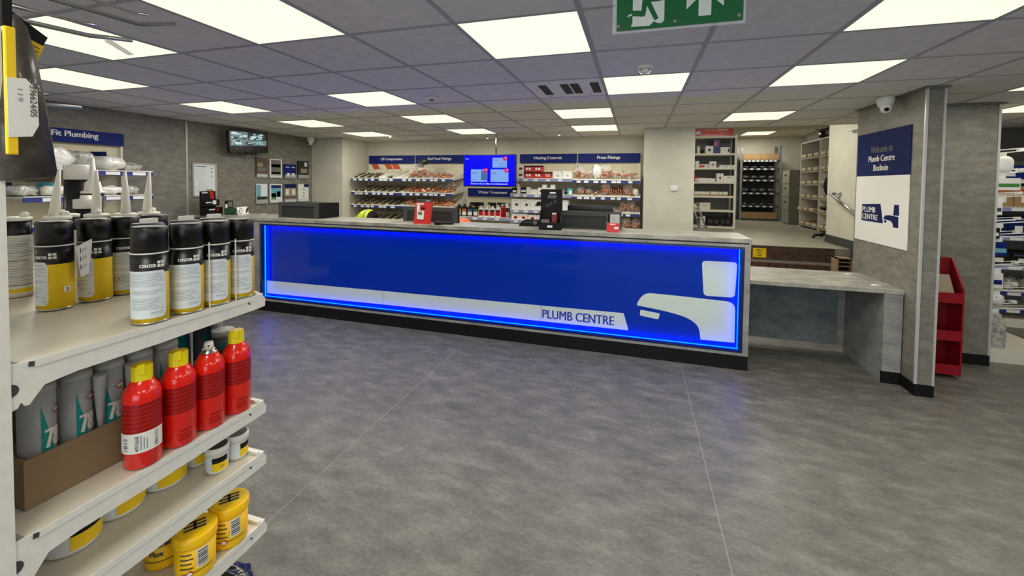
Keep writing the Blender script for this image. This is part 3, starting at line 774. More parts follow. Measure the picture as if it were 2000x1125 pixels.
def carton(x, y, z, w, d, h, m, label, name='product_box', cat='box', group=None, marks=(), rz=0):
    """carton with its front at y, standing on z; marks = (x0,x1,z0,z1,material) fractions on the front"""
    t = thing(name, label, cat, (x, y, z), rz, group)
    B(0, w, 0, d, 0, h, m).build('carton', t)
    for q in marks:
        B(q[0] * w, q[1] * w, -.0008, 0, q[2] * h, q[3] * h, q[4]).build(q[5] if len(q) > 5 else 'front_print', t)
    B(.002, w - .002, d * .48, d * .52, h, h + .0006, 'ink_grey' if m in ('white', 'cream') else m).build('lid_seam', t)
    return t
def stock_heating():
    z = 1.69; y = 6.27
    for k in range(2):
        carton(-1.895 + k * .05, y - .012, z, .046, .08, .105, 'white', 'narrow white box with red window, %s from the screen, top Heating Controls shelf' % ORD[k], marks=((.2, .8, .3, .8, 'red_dark'),))
    for k in range(2):
        carton(-1.795, y, z + k * .1, .1, .1, .098, 'white', 'white thermostat box with red label, %s of two stacked, top Heating Controls shelf' % ('lower', 'upper')[k], marks=((.25, .7, .35, .7, 'red_dark'), (.75, .9, .35, .7, 'ink_grey')))
    pos = [(0, 0), (1, 0), (2, 0), (0, 1), (1, 1)]
    for c, r in pos:
        mk = [(0, 1, .78, 1, 'black'), (.7, .95, .86, .95, 'white'), (.8, .95, .2, .4, 'orange_label')]
        mk += [(.2, .42, .3, .65, 'white'), (.5, .72, .3, .65, 'white')] if c < 2 else [(.3, .7, .3, .65, 'white'), (.4, .6, .42, .58, 'ink')]
        carton(-1.69 + c * .151, y, z + r * .1, .149, .1, .098, 'red', 'red thermostat box, %s row, %s from the stacked white boxes, top Heating Controls shelf' % ('upper' if r else 'lower', ORD[c]), marks=mk)
    for k in range(2):
        carton(-1.235 + k * .15, y, z, .145, .1, .112, 'white', 'plain white control box, %s beside the red boxes, top Heating Controls shelf' % ('nearer one' if k == 0 else 'farther one'), marks=((.35, .7, .25, .5, 'paper'), (.45, .65, .3, .42, 'ink_grey'), (.88, .94, .8, .92, 'ink')))
    # second shelf
    z = 1.445
    items = [(.075, .095, 'black', ((.1, .9, .25, .6, 'white'),)), (.05, .105, 'white', ((.4, .6, .1, .2, 'ink_grey'),)), (.085, .1, 'black', ((.05, .95, .3, .65, 'white'), (.2, .5, .5, .58, 'ink'))), (.05, .108, 'white', ((.3, .6, .1, .2, 'ink_grey'),)), (.115, .075, 'white', ((.1, .8, .7, .76, 'ink_grey'),)), (.13, .1, 'white', ((.25, .45, .3, .6, 'charcoal'), (.5, .9, .4, .45, 'ink_grey'))), (.13, .1, 'white', ((.25, .45, .3, .6, 'charcoal'), (.5, .9, .4, .45, 'ink_grey')))]
    d_ = ['black box with white window at the screen end', 'slim white box, first of two', 'wide black and white box', 'slim white box, second of two', 'low plain white box', 'white box with dark motif, nearer the screen', 'white box with dark motif, farther from the screen']
    x = -1.88
    for (w, h, m, mk), l in zip(items, d_):
        carton(x, y, z, w, .09, h, m, l + ', second Heating Controls shelf', marks=mk); x += w + .008
    for k, xx in enumerate((-1.40, -1.27)):
        carton(xx, y + .01, z + .1, .07, .07, .05, 'white', 'small white box on top of the %s dark motif box, second Heating Controls shelf' % ORD[k], marks=((.3, .7, .3, .7, 'paper'),))
    carton(-1.165, y + .02, z, .1, .06, .075, 'white', 'white box tipped askew, second Heating Controls shelf', rz=.45, marks=((.3, .6, .4, .6, 'ink'),))
    carton(-1.045, y + .04, z, .035, .05, .08, 'black', 'small black packet beside the pale teal box, second Heating Controls shelf', marks=((.1, .9, .6, .8, 'ink_grey'),))
    carton(-1.005, y, z, .07, .06, .095, 'teal_box', 'pale teal and white box, second Heating Controls shelf', marks=((.35, .95, .1, .65, 'white'),))
    carton(-.975 + .05, y + .12, z, .0, .0, .0, 'black', 'x') if False else None
    # third shelf
    z = 1.2
    for k, x in enumerate((-1.885, -1.735, -1.585, -1.435, -1.135)):
        carton(x, y, z, .147, .1, .16, 'white', 'white boiler control box, %s from the screen, third Heating Controls shelf' % ORD[k], marks=((.12, .7, .84, .87, 'ink_grey'), (.4 + .08 * (k % 3), .72 + .05 * (k % 3), .35, .6, 'smoke_grey'), (.43 + .08 * (k % 3), .6 + .05 * (k % 3), .42, .55, 'ink')) if k < 4 else ((.15, .85, .1, .75, 'paper'), (.9, .94, .85, .97, 'ink')))
    z = 1.04
    for k, x in enumerate((-1.885, -1.755, -1.615, -1.475)):
        carton(x, y, z, .128 if k < 2 else .135, .1, .095 if k < 2 else .082, 'white', 'white box with red square, %s from the Water Treatment end, lowest Heating Controls shelf' % ORD[k], marks=((.3, .72, .15, .55, 'red'), (.38, .64, .2, .3, 'white')))
stock_heating()

def bottle(x, y, z, w, h, body, lab, label, cap='black', kind=0, group=None, name='chemical_bottle'):
    t = thing(name, label, 'bottle', (x, y, z), 0, group)
    if kind == 0:   # flat oblong bottle with shoulder and cap
        p = [(-w / 2, 0), (w / 2, 0), (w / 2, h * .72), (w * .2, h * .84), (w * .2, h * .86), (-w * .2, h * .86), (-w * .2, h * .84), (-w / 2, h * .72)]
        MB().prism(p, 'y', 0, w * .7, body).build('bottle_body', t, .004)
        MB().lathe([(w * .2, h * .86), (w * .2, h)], cap, 12, 0, w * .35).build('cap', t)
        fy = -.001
    else:
        MB().lathe([(w / 2, 0), (w / 2, h * .75), (w * .3, h * .83), (w * .3, h * .85)], body, 16, 0, w / 2).build('bottle_body', t)
        MB().lathe([(w * .34, h * .85), (w * .34, h * .96), (w * .2, h)], cap, 16, 0, w / 2).build('cap', t)
        fy = -.002
    for i, (a, b, m) in enumerate(lab):
        if kind == 0: B(-w * .42, w * .42, fy, 0, h * a, h * b, m).build('bottle_label', t)
        else:
            MB().patch(w / 2 + .0006, -PI * .85, -PI * .15, h * a, h * b, m).build('bottle_label', t, loc=(0, w / 2, 0))
    return t
def stock_water():
    y = 6.28; z = 1.06
    for k, (c, n) in enumerate((('yellow', 'yellow'), ('orange_label', 'orange'), ('blue_label', 'blue'), ('green_label', 'green'))):
        bottle(-2.80 + k * .1, y, z, .082, .2, 'bottle_dark', ((.1, .4, 'white'), (.4, .62, c)), 'dark bottle with a %s label on the Water Treatment shelf' % n)
    for k in range(4):
        bottle(-2.41 + k * .098, y, z, .085, .18, 'white', ((.12, .5, 'red'), (.5, .66, 'black')), 'white bottle with red label, %s from the dark bottles, Water Treatment shelf' % ORD[k], cap='white')
    for k in range(2):
        bottle(-2.05 + k * .055, y, z, .052, .215, 'red', ((.15, .3, 'red_dark'), (.6, .68, 'black')), 'red tube with white cap, %s from the white bottles, Water Treatment shelf' % ORD[k], 'white', 1)
    for k in range(2):
        bottle(-1.965 + k * .0, y + .07 * k, z, .05, .225, 'white', ((.4, .7, 'black'), (.02, .08, 'red')), 'white aerosol with black print, %s row, Water Treatment shelf' % ('front', 'rear')[k], 'white' if k == 0 else 'black', 1)
    for k, x in enumerate((-2.6, -2.5, -2.28, -2.12)):
        t = thing('trigger_gun', 'black trigger applicator lying behind bottles, %s from the dark bottles' % ORD[k], 'tool', (x, y + .16, z))
        MB().box(.03, .06, 0, .04, 0, .2, 'black').build('grip', t)
        MB().prism([(-.08, .195), (.07, .19), (.07, .225), (-.06, .23)], 'y', .008, .032, 'black').build('barrel', t)
        MB().box(-.03, .03, .01, .03, .165, .195, 'black').build('trigger', t)
stock_water()

# ================================================================== SCREENS
def build_tv():
    t = thing('wall_screen', 'large blue offers screen hung above Water Treatment', 'screen', (-2.19, 6.05, 1.55))
    w, h = .86, .5; hw = w / 2
    B(-hw, hw, 0, .05, 0, h, 'black_gloss').build('casing', t, .004)
    sc = B(-hw + .012, hw - .012, -.0015, 0, .018, h - .012, 'screen_blue').build('display', t)
    y = -.003
    def card(px0, px1, py0, py1, m='screen_pale'):
        # fractions of the display measured from its top-left corner
        return (-hw + px0 * w, -hw + px1 * w, h - py1 * h, h - py0 * h)
    def add(q, m, name, e=0.): return B(q[0], q[1], y - e, y + .001 - e, q[2], q[3], m).build(name, sc)
    add(card(.565, .835, .105, .405), 'screen_pale', 'offer_card')
    add(card(.15, .465, .46, .845), 'screen_pale', 'offer_card')
    add(card(.53, .865, .46, .845), 'screen_pale', 'offer_card')
    for px, py in ((.80, .13), (.435, .49), (.83, .49)):
        MB().lathe([(.036, 0), (.036, .001)], 'screen_pink', 20).build('price_badge', sc).matrix_local = Matrix.Translation(Vector((-hw + px * w, y - .001, h - py * h))) @ Matrix.Rotation(PI / 2, 4, 'X')
    for px, py in ((.81, .12), (.445, .48), (.84, .48)):
        B(-hw + px * w - .012, -hw + px * w + .014, y - .0025, y - .0022, h - py * h - .006, h - py * h + .008, 'screen_white').build('price_mark', sc)
    m = MB()
    for px0, px1, py in ((.59, .68, .16), (.59, .66, .2), (.17, .29, .545), (.17, .26, .575), (.56, .63, .555), (.56, .66, .59), (.17, .24, .78), (.56, .6, .79)):
        q = card(px0, px1, py, py + .012); m.box(q[0], q[1], y - .001, y, q[2], q[3], 'blue_label')
    m.build('small_print', sc)
    q = card(.35, .46, .5, .8); B(q[0], q[1], y - .0008, y, q[2], q[3], 'blue_label').build('product_picture', sc)
    MB().tube([(-hw + (.75 + .06 * math.cos(a)) * w, y, h - (.33 + .05 * math.sin(a)) * h) for a in [k * PI / 6 for k in range(13)]], .003, 'blue_label', 6).build('product_picture', sc)
    m = MB(); put_text(m, 'Discover all our offers on wolseley.co.uk', 'screen_white', (0, y, .028), (1, 0, 0), (0, 0, 1), width=.6, height=.034, bold=.02, align='c')
    put_text(m, 'Trade', 'screen_white', (-hw + .03, y, h - .075), (1, 0, 0), (0, 0, 1), height=.018, width=.06, bold=.03)
    put_text(m, 'Depot', 'screen_white', (-hw + .03, y, h - .1), (1, 0, 0), (0, 0, 1), height=.018, width=.06, bold=.03) if False else None
    m.build('lettering', sc)
    MB().tube([(.1, .03, h), (.1, .03, CEIL - 1.552)], .012, 'chrome', 10).build('hanging_pole', t)
    B(-.12, .12, -.001, .002, .004, .012, 'black').build('control_bar', t)
    # small security monitor on the concrete wall
    t = thing('security_monitor', 'small black security monitor on the concrete wall showing camera views', 'screen', (-5.42, 4.72, 2.03))
    t.rotation_euler = (0, math.radians(-4), PI / 2 + .06)
    w, h = .67, .29
    # local x along the wall, -y towards the room
    B(-w / 2, w / 2, 0, .04, -.02, h, 'black_gloss').build('casing', t, .004)
    k = 0
    for a, b, c, d in ((-.31, -.02, .165, h - .012), (-.02, .31, .165, h - .012), (-.31, -.12, .085, .162), (-.12, .31, .085, .162)):
        v = B(a + .003, b - .003, -.0015, 0, c, d, ('cctv_mid', 'cctv_dark', 'cctv_teal', 'cctv_mid')[k % 4]).build('camera_view', t); k += 1
        rr = random.Random(20 + k); mb = MB()
        for q in range(22):
            x = rr.uniform(a + .006, b - .09); z = rr.uniform(c + .003, d - .034); ww = rr.uniform(.02, .1); hh = rr.uniform(.006, .032); sk = rr.uniform(-.03, .04)
            x1 = min(x + ww, b - .005 - max(sk, 0)); x = max(x, a + .005 - min(sk, 0))
            mb.add([(x, -.0018 - q * 1e-5, z), (x1, -.0018 - q * 1e-5, z), (x1 + sk, -.0018 - q * 1e-5, z + hh), (x + sk, -.0018 - q * 1e-5, z + hh)], [(0, 1, 2, 3)], rr.choice(('cctv_light', 'cctv_light', 'cctv_dark', 'cctv_teal', 'cctv_dark', 'cctv_mid')))
        mb.build('picture', v)
    B(-.24, -.2, -.001, 0, .03, .034, 'ink_grey').build('logo_mark', t); B(-.01, .03, -.001, 0, .03, .034, 'ink_grey').build('logo_mark', t)
    B(-.06, .06, .0, .04, -.04, -.02, 'black').build('stand_mount', t)
    B(-.05, .05, .04, .15, .05, .2, 'black').build('wall_bracket', t)
    for kx in (-.16, .02, .1):
        MB().tube([(kx, .03, -.02), (kx + .03, .03, -.07), (kx + .09, .04, -.1), (kx + .14, .05, -.06), (kx + .16, .05, -.02)], .004, 'black', 6).build('cable', t)
build_tv()

# ================================================================== LEFT WALL
def xw(mb, y0, y1, z0, z1, m, x=-5.58, th=.004, off=0.):
    return mb.box(x + off, x + off + th, y0, y1, z0, z1, m)
def left_wall():
    t = thing('framed_notice', 'silver framed white notice on the concrete wall', 'poster', (-5.578, 4.165, 1.38))
    w, h = .325, .45
    MB().box(0, .014, -w / 2, -w / 2 + .02, 0, h, 'trim').box(0, .014, w / 2 - .02, w / 2, 0, h, 'trim').box(0, .014, -w / 2 + .02, w / 2 - .02, 0, .02, 'trim').box(0, .014, -w / 2 + .02, w / 2 - .02, h - .02, h, 'trim').build('frame', t)
    B(0, .006, -w / 2 + .02, w / 2 - .02, .02, h - .02, 'label_white').build('sheet', t)
    m = MB(); rr = random.Random(3)
    for k in range(15):
        z = h - .05 - k * .024
        if k == 0: m.box(.006, .0067, -.125, .02, z, z + .01, 'ink')
        else: m.box(.006, .0067, -.125 + (.03 if k in (7, 8, 9, 10) else 0), rr.uniform(-.02, .05), z, z + .003, 'ink_grey')
    for k in range(3): m.box(.006, .0067, .085, .1, h - .075 - k * .052, h - .06 - k * .052, 'ink')
    m.box(.0058, .0064, .07, .125, .13, h - .03, 'ticket_lilac') if False else None
    m.box(.006, .0067, .02, .11, .05, .1, 'card_light'); m.build('print', t)
    # brochures in wall holders: two rows of four
    cols = ((4.945, 5.135), (5.185, 5.418), (5.47, 5.71), (5.755, 5.99))
    spec = {(0, 0): ('brown bathroom brochure, upper row beside the joint strip', 'brochure_brown', ((.1, .6, .55, .75, 'brochure_tan'), (.05, .95, .05, .12, 'paper'), (.1, .9, .3, .5, 'smoke_grey'))),
            (1, 0): ('white bordered brochure with grey bathroom picture, upper row', 'paper', ((.1, .9, .12, .95, 'smoke_grey'), (.12, .88, .55, .72, 'brochure_tan'), (.12, .88, .14, .3, 'brochure_tan'))),
            (2, 0): ('blue leaflets in a clear holder, upper row', 'navy', ((.2, .45, .1, .35, 'label_white'), (.62, .88, .1, .35, 'label_white'), (.1, .4, .75, .8, 'label_white'), (.6, .9, .75, .8, 'label_white'))),
            (3, 0): ('dark brown brochure, upper row nearest the white corner', 'brochure_dark', ((.25, .85, .3, .55, 'brochure_tan'), (.6, .85, .68, .92, 'label_white'))),
            (0, 1): ('pale blue and white brochure, lower row beside the joint strip', 'label_white', ((0, .38, .35, .95, 'sky_blue'), (0, 1, 0, .35, 'charcoal'), (.15, .4, .1, .25, 'paper'), (.5, .75, .1, .25, 'paper'))),
            (1, 1): ('white brochure with a green globe, lower row', 'paper', ((.08, .92, .78, .94, 'navy'), (.08, .92, .3, .78, 'sky_blue'), (.1, .5, .15, .5, 'leaf_green'), (.55, .85, .3, .6, 'charcoal'))),
            (2, 1): ('navy topped brochure with a room picture, lower row', 'brochure_tan', ((0, 1, .78, 1, 'navy_dark'), (.1, .35, .4, .7, 'paper'), (.65, .9, .4, .7, 'paper'), (0, 1, 0, .06, 'paper'), (0, 1, .1, .3, 'brochure_brown'))),
            (3, 1): ('white list brochure with navy corner, lower row at the white corner', 'paper', ((.55, 1, .82, 1, 'navy'), (.45, .6, .65, .72, 'card'), (.45, .6, .45, .52, 'card'), (.45, .6, .25, .32, 'card')))}
    for (c, r), (l, m, mk) in spec.items():
        y0, y1 = cols[c]; z0 = (1.655, 1.255)[r]; hh = .3 - (.07 if (c, r) == (2, 0) else 0)
        t = thing('brochure', l + ', on the concrete wall', 'brochure', (-5.575, y0, z0), 0)
        w = y1 - y0
        B(0.006, .022, 0, w, 0.004, hh, m).build('cover', t)
        for q in mk:
            B(.022, .0226, q[0] * w, q[1] * w, .004 + q[2] * (hh - .004), .004 + q[3] * (hh - .004), q[4]).build('cover_print', t)
        MB().box(.002, .0295, -.004, w + .004, -.004, 0.003, 'clear').box(.027, .0295, -.004, w + .004, 0, .06, 'clear').build('holder', t)
    # Push Fit Plumbing shelving along the left wall
    t = thing('shelving_bay', 'shelving on the concrete wall headed Push Fit Plumbing', 'shelving', (-5.575, 2.2, 0))
    B(0, .03, 0, 1.0, .1, 2.1, 'peg').build('back_panel', t)
    for y in (0, .98): B(0, .07, y, y + .02, 0, 2.1, 'cream').build('upright', t)
    B(0, .5, .0, 1.0, 0, .12, 'cream').build('base_plinth', t)
    hb = B(.075, .09, -1.0, 1.0, 1.968, 2.105, 'navy').build('header_board', t)
    m = MB(); put_text(m, 'Push Fit Plumbing', 'white', (.0908, .24, 2.01), (0, 1, 0), (0, 0, 1), width=.53, height=.074, bold=.02); m.build('lettering', hb)
    for z in (1.69, 1.44, 1.18):
        s = B(.03, .53, .002, .998, z - .02, z, 'shelf_white').build('shelf', t)
        B(.528, .54, 0, 1.0, z - .05, z - .006, 'ticket_blue').build('ticket_strip', s)
        B(.528, .5405, 0, 1.0, z - .006, z + .003, 'shelf_white').build('shelf_lip', s)
        for q in range(4): B(.5402, .541, .12 + q * .23, .12 + q * .23 + .12, z - .044, z - .012, 'paper').build('price_ticket', s)
    k = 0
    for z, row, n in ((1.69, 'top', 5), (1.44, 'second', 5)):
        for q in range(n):
            y = 2.28 + q * .2
            bag(-5.24 + (.02 if q % 2 else -.03), y, z, .3, .21, (.19, .2, .19, .15, .09)[q] if z > 1.5 else .1, 'bag_white' if q % 2 else 'bag_grey', 'clear bag of white push fit parts, %s from the header end, %s Push Fit shelf' % (ORD[n - 1 - q], row), card='navy_dark' if q in (0, 3) else ('teal_box' if q == 1 else None))
    # second bay of the same run, nearer the viewer, hidden behind the sealant tubes
    # things standing on the counter end by the wall
    t = thing('display_stand', 'black and red cardboard tool display at the wall end of the counter', 'display stand', (-5.33, 4.03, 1.15), .35)
    MB().prism([(0, 0), (.2, 0), (.2, .12), (.13, .13), (.13, .19), (.08, .2), (.06, .3), (.05, .3), (0, .02)], 'y', -.16, .16, 'black').build('carcass', t) if False else None
    B(-.02, .0, -.14, .14, 0, .31, 'black').build('back_card', t)
    B(0, .09, -.14, .14, 0, .1, 'black').build('lower_tray', t); B(0, .05, -.14, .14, .12, .2, 'black').build('upper_tray', t)
    MB().prism([(.04, .21), (.11, .21), (.09, .3), (.03, .3)], 'x', .0, .001, 'red').build('stripe', t)
    for z, x in ((.285, .001), (.16, .051), (.07, .091)):
        B(x, x + .001, -.13, -.02, z, z + .013, 'label_white').build('lettering_bar', t); B(x, x + .0012, .02, .055, z - .02, z + .02, 'red').build('red_tag', t)
    B(.051, .053, .0, .07, .14, .19, 'paper').build('price_card', t)
    t = thing('leaflet_box', 'small green box with a black and white picture card on the counter end', 'box', (-5.2, 4.2, 1.15), .35)
    B(0, .08, -.09, .09, 0, .085, 'green_box').build('box_body', t)
    B(0.0, .006, -.08, .09, .085, .185, 'black').build('picture_card', t)
    B(.006, .007, -.02, .07, .1, .17, 'smoke_grey').build('picture', t); B(.006, .007, -.075, -.035, .09, .14, 'paper').build('picture', t)
    B(.08, .081, .02, .08, .01, .03, 'paper').build('lettering_bar', t)
    t = thing('card_sign', 'small folded white card sign with a black slash on the counter end', 'sign', (-5.05, 4.29, 1.15), .3)
    MB().prism([(0, 0), (.004, 0), (-.02, .1), (-.024, .1)], 'y', -.11, .11, 'paper').build('card', t)
    MB().prism([(.05, .02), (.07, .02), (.1, .08), (.08, .08)], 'x', -.003, .006, 'black').build('slash', t)
    MB().tube([(.01, -.07 + .03 * math.cos(a), .05 + .035 * math.sin(a)) for a in [k * PI / 6 for k in range(11)]], .004, 'smoke_grey', 6).build('drawn_loop', t)
    t = thing('pen', 'thin pale pen lying on the counter end beyond the card sign', 'pen', (-4.83, 4.42, 1.1545), .3)
    MB().tube([(0, -.07, 0), (0, .05, 0)], .004, 'nozzle', 8).build('barrel', t); MB().tube([(0, .05, 0), (0, .07, 0)], .0025, 'ink', 8).build('tip', t)
left_wall()

# ================================================================== ON THE COUNTER
def counter_things():
    def hood(x0, x1, y, h, label, dx, dy, side=False):
        """dark screen hood whose open back faces the shop, with a recessed perforated panel"""
        t = thing('screen_hood', label, 'screen hood', (x0, y, 1.15))
        w = x1 - x0; f = .055 if not side else .05
        MB().box(0, f, 0, .02, 0, h, 'charcoal').box(w - f, w, 0, .02, 0, h, 'charcoal').box(f, w - f, 0, .02, h - f * .8, h, 'charcoal').box(f, w - f, 0, .02, 0, .012, 'charcoal').build('front_frame', t)
        B(f, w - f, .014, .02, .012, h - f * .8, 'mesh_dark').build('recessed_panel', t)
        m = MB(); s = .013; ww = w - 2 * f; hh = h - f * .8 - .012
        k = 0
        nx = int(ww / s); nz = int(hh / s)
        for i in range(nx):
            for j in range(nz):
                if (i + j) % 2: continue
                cx = f + (i + .5) * s; cz = .012 + (j + .5) * s
                m.add([(cx - .0095, .0135, cz), (cx, .0135, cz - .0095), (cx + .0095, .0135, cz), (cx, .0135, cz + .0095)], [(0, 1, 2, 3)], 'black')
        o = m.build('perforations', t); o['kind'] = 'stuff'
        MB().prism([(.02, 0), (.02 + dy, 0), (.02 + dy, h * .97), (.02, h)], 'x', w - .015, w, 'black').prism([(.02, 0), (.02 + dy, 0), (.02 + dy, h * .97), (.02, h)], 'x', 0, .015, 'black').box(.015, w - .015, .02, .02 + dy, h - .02, h - .008, 'black').build('side_panels', t)
        return t
    t1 = hood(-4.28, -3.69, 4.12, .19, 'dark grey screen hood nearest the brochures', 0, .36)
    hood(-2.62, -1.935, 4.29, .17, 'dark grey screen hood behind the red thermostat pack', 0, .06)
    t = hood(-.775, -.145, 4.22, .18, 'dark grey screen hood beside the black display stand', 0, .2)
    m = thing('monitor', 'black monitor top edge behind the screen hood near the display stand', 'screen', (-.46, 4.46, 1.15))
    B(-.25, .23, 0, .03, .06, .228, 'black_gloss').build('casing', m); B(-.05, .05, -.0, .03, 0, .06, 'black').build('stand', m); B(-.09, .09, -.012, .05, -.0, .006, 'black').build('foot', m)
    # red thermostat blister pack
    t = thing('thermostat_pack', 'red thermostat blister pack standing on the counter', 'blister pack', (-2.345, 4.05, 1.15), .12)
    t.scale = (1, 1, 1.36)
    MB().prism([(0, 0), (.19, 0), (.215, .175), (.025, .175)], 'y', 0, .03, 'red_card').build('card_box', t)
    MB().prism([(.025, .175), (.215, .175), (.218, .2), (.028, .2)], 'y', .012, .018, 'charcoal').build('hang_tab', t)
    MB().prism([(.045, .04), (.12, .035), (.128, .105), (.075, .108), (.08, .155), (.045, .15)], 'y', -.012, 0, 'white').build('thermostat', t)
    B(.06, .105, -.014, -.012, .075, .098, 'smoke_grey').build('display', t)
    MB().prism([(.09, .118), (.135, .118), (.138, .135), (.092, .135)], 'y', -.002, 0, 'black').build('window', t)
    MB().prism([(.035, .155), (.12, .157), (.121, .168), (.036, .166)], 'y', -.0015, 0, 'label_white').build('lettering_bar', t)
    m = MB(); put_text(m, 'CENTER', 'label_white', (.14, .0112, .182), (1, 0, 0), (0, 0, 1), width=.05, bold=.02); m.build('lettering', t)
    t = thing('card_scanner', 'black hand scanner lying beside the red thermostat pack', 'scanner', (-2.05, 4.06, 1.15), .2)
    MB().lathe([(.03, 0), (.045, .01), (.045, .025), (.03, .04)], 'black', 16).build('head', t); B(.02, .17, -.022, .022, .006, .03, 'black').build('handle', t, .006)
    t = thing('hard_hat', 'orange hard hat top showing behind the counter edge', 'hard hat', (-2.0, 4.62, .991))
    t.scale = (1, 1, 1.25)
    B(-.16, .16, -.16, .16, -.04, -.006, 'card').build('tray', t) if False else None
    MB().lathe([(.13, .0), (.128, .05), (.11, .1), (.07, .14), (.015, .155)], 'orange', 24).build('shell', t); MB().lathe([(.15, -.006), (.15, 0)], 'orange', 24).build('brim', t)
    tag(B(-5.0, .9, 4.486, 5.1, .70, .73, 'charcoal').build('staff_desk'), 'dark staff desk along the back of the counter', 'desk') if False else None
    t = thing('staff_desk', 'low dark desk behind the long counter', 'desk', (0, 4.5, 0))
    B(-4.6, .9, 0, .45, .955, .985, 'charcoal').build('desk_top', t)
    for x in (-4.58, -2.6, -.6, .86): B(x, x + .03, .02, .44, 0, .955, 'charcoal').build('leg_panel', t)
    # hi-vis jacket over a chair back behind the counter
    t = thing('hi_vis_jacket', 'yellow hi vis jacket with grey band hung on a chair back', 'jacket', (-3.86, 5.35, 0))
    pr = []
    def ring(x, w, h): return [(x, -w * math.cos(a), 1.06 + h * math.sin(a)) for a in [PI * k / 10 for k in range(11)]]
    m = MB()
    rows = [(-.14, .10, .0), (-.125, .12, .07), (-.08, .14, .115), (-.02, .145, .135), (.03, .14, .13), (.06, .13, .115)]
    v = []; 
    for x, w, h in rows: v += ring(x, w, h)
    fs = [(i * 11 + k, i * 11 + k + 1, (i + 1) * 11 + k + 1, (i + 1) * 11 + k) for i in range(len(rows) - 1) for k in range(10)]
    m.add(v, fs, 'hivis', True); m.box(-.14, .06, -.145, -.13, .8, 1.07, 'hivis'); m.build('jacket_body', t)
    m = MB(); v = ring(.0, .148, .139) + ring(.025, .146, .137)
    m.add(v, [(k, k + 1, k + 12, k + 11) for k in range(10)], 'reflective', True); m.build('reflective_band', t)
    m = MB(); v = ring(.06, .13, .115) + ring(.11, .1, .09) + ring(.12, .08, .0)
    m.add(v, [(i * 11 + k, i * 11 + k + 1, i * 11 + k + 12, i * 11 + k + 11) for i in range(2) for k in range(10)], 'black', True); m.build('collar_lining', t)
    t = thing('office_chair', 'dark chair behind the counter under the hi vis jacket', 'chair', (-3.88, 5.5, 0))
    B(-.2, .2, -.03, .03, .55, 1.05, 'black').build('backrest', t, .01); B(-.22, .22, .03, .46, .44, .5, 'black').build('seat', t, .01)
    MB().tube([(0, .22, .05), (0, .22, .44)], .025, 'black').build('column', t)
    for k in range(5):
        a = k * 2 * PI / 5; MB().tube([(0, .22, .08), (.26 * math.cos(a), .22 + .26 * math.sin(a), .02)], .02, 'black').build('foot', t)
    # black display stand with a torch pack
    t = thing('display_stand', 'tall black cardboard display stand at the counter middle', 'display stand', (-.92, 3.995, 1.15), .1)
    B(0, .22, 0, .16, 0, .07, 'black').build('tray', t)
    MB().prism([(0, .07), (.16, .07), (.16, .19), (.12, .19)], 'x', .0, .012, 'black').prism([(0, .07), (.16, .07), (.16, .19), (.12, .19)], 'x', .208, .22, 'black').build('side_panels', t)
    B(.0, .22, .145, .16, .07, .40, 'black').build('back_card', t)
    m = MB().box(.09, .15, .1435, .145, .355, .372, 'label_white')
    for k in range(3): m.box(.07, .16, .1435, .145, .335 - k * .012, .341 - k * .012, 'ink_grey')
    for k in range(3): m.box(.05 + .04 * k, .08 + .04 * k, .1435, .145, .22 + .02 * k, .25 + .02 * k, 'charcoal')
    m.box(.085, .135, -.0015, 0, .025, .045, 'label_white'); m.build('print', t)
    B(.12, .17, .07, .14, .07, .165, 'red_dark').build('product_pack', t); B(.125, .165, .068, .07, .15, .165, 'paper').build('pack_label', t)
    B(.02, .1, .03, .06, .07, .1, 'smoke_grey').build('product_pack', t)
    MB().tube([(-.02, .14, .25), (-.02, .16, .25)], .025, 'black', 14).build('knob', t)
    t = thing('label_printer', 'low black machine with a round grey dial behind the counter edge', 'machine', (-1.2, 4.28, 1.15), .05)
    MB().prism([(0, 0), (.25, 0), (.25, .03), (.21, .065), (.05, .065), (0, .02)], 'y', 0, .14, 'black').build('body', t)
    MB().lathe([(.022, 0), (.022, .01)], 'smoke_grey', 18).build('dial', t).matrix_local = Matrix.Translation(Vector((.175, -.0, .04))) @ Matrix.Rotation(PI / 2, 4, 'X')
    B(.05, .15, -.001, 0, .035, .05, 'charcoal').build('slot', t)
    t = thing('blister_pack', 'small red and clear blister pack before the screen hood, column end', 'blister pack', (-.27, 4.07, 1.15), .1)
    B(0, .12, 0, .004, 0, .17, 'clear').build('clear_shell', t); B(.003, .117, -.02, .0, 0, .085, 'red_card').build('red_tray', t)
    B(.005, .03, -.006, 0, .09, .17, 'black').build('tool_grip', t); B(.03, .08, -.0212, -.02, .07, .08, 'paper').build('lettering_bar', t); B(.07, .11, -.0212, -.02, .03, .05, 'paper').build('lettering_bar', t)
    t = thing('thermostat', 'small white wall thermostat on the white column', 'thermostat', (.43, 5.9, 1.53))
    B(0, .09, -.022, 0, 0, .065, 'white').build('casing', t, .006); MB().lathe([(.02, 0), (.018, .012)], 'white_gloss', 18).build('dial', t).matrix_local = Matrix.Translation(Vector((.055, -.02, .035))) @ Matrix.Rotation(PI / 2, 4, 'X')
counter_things()

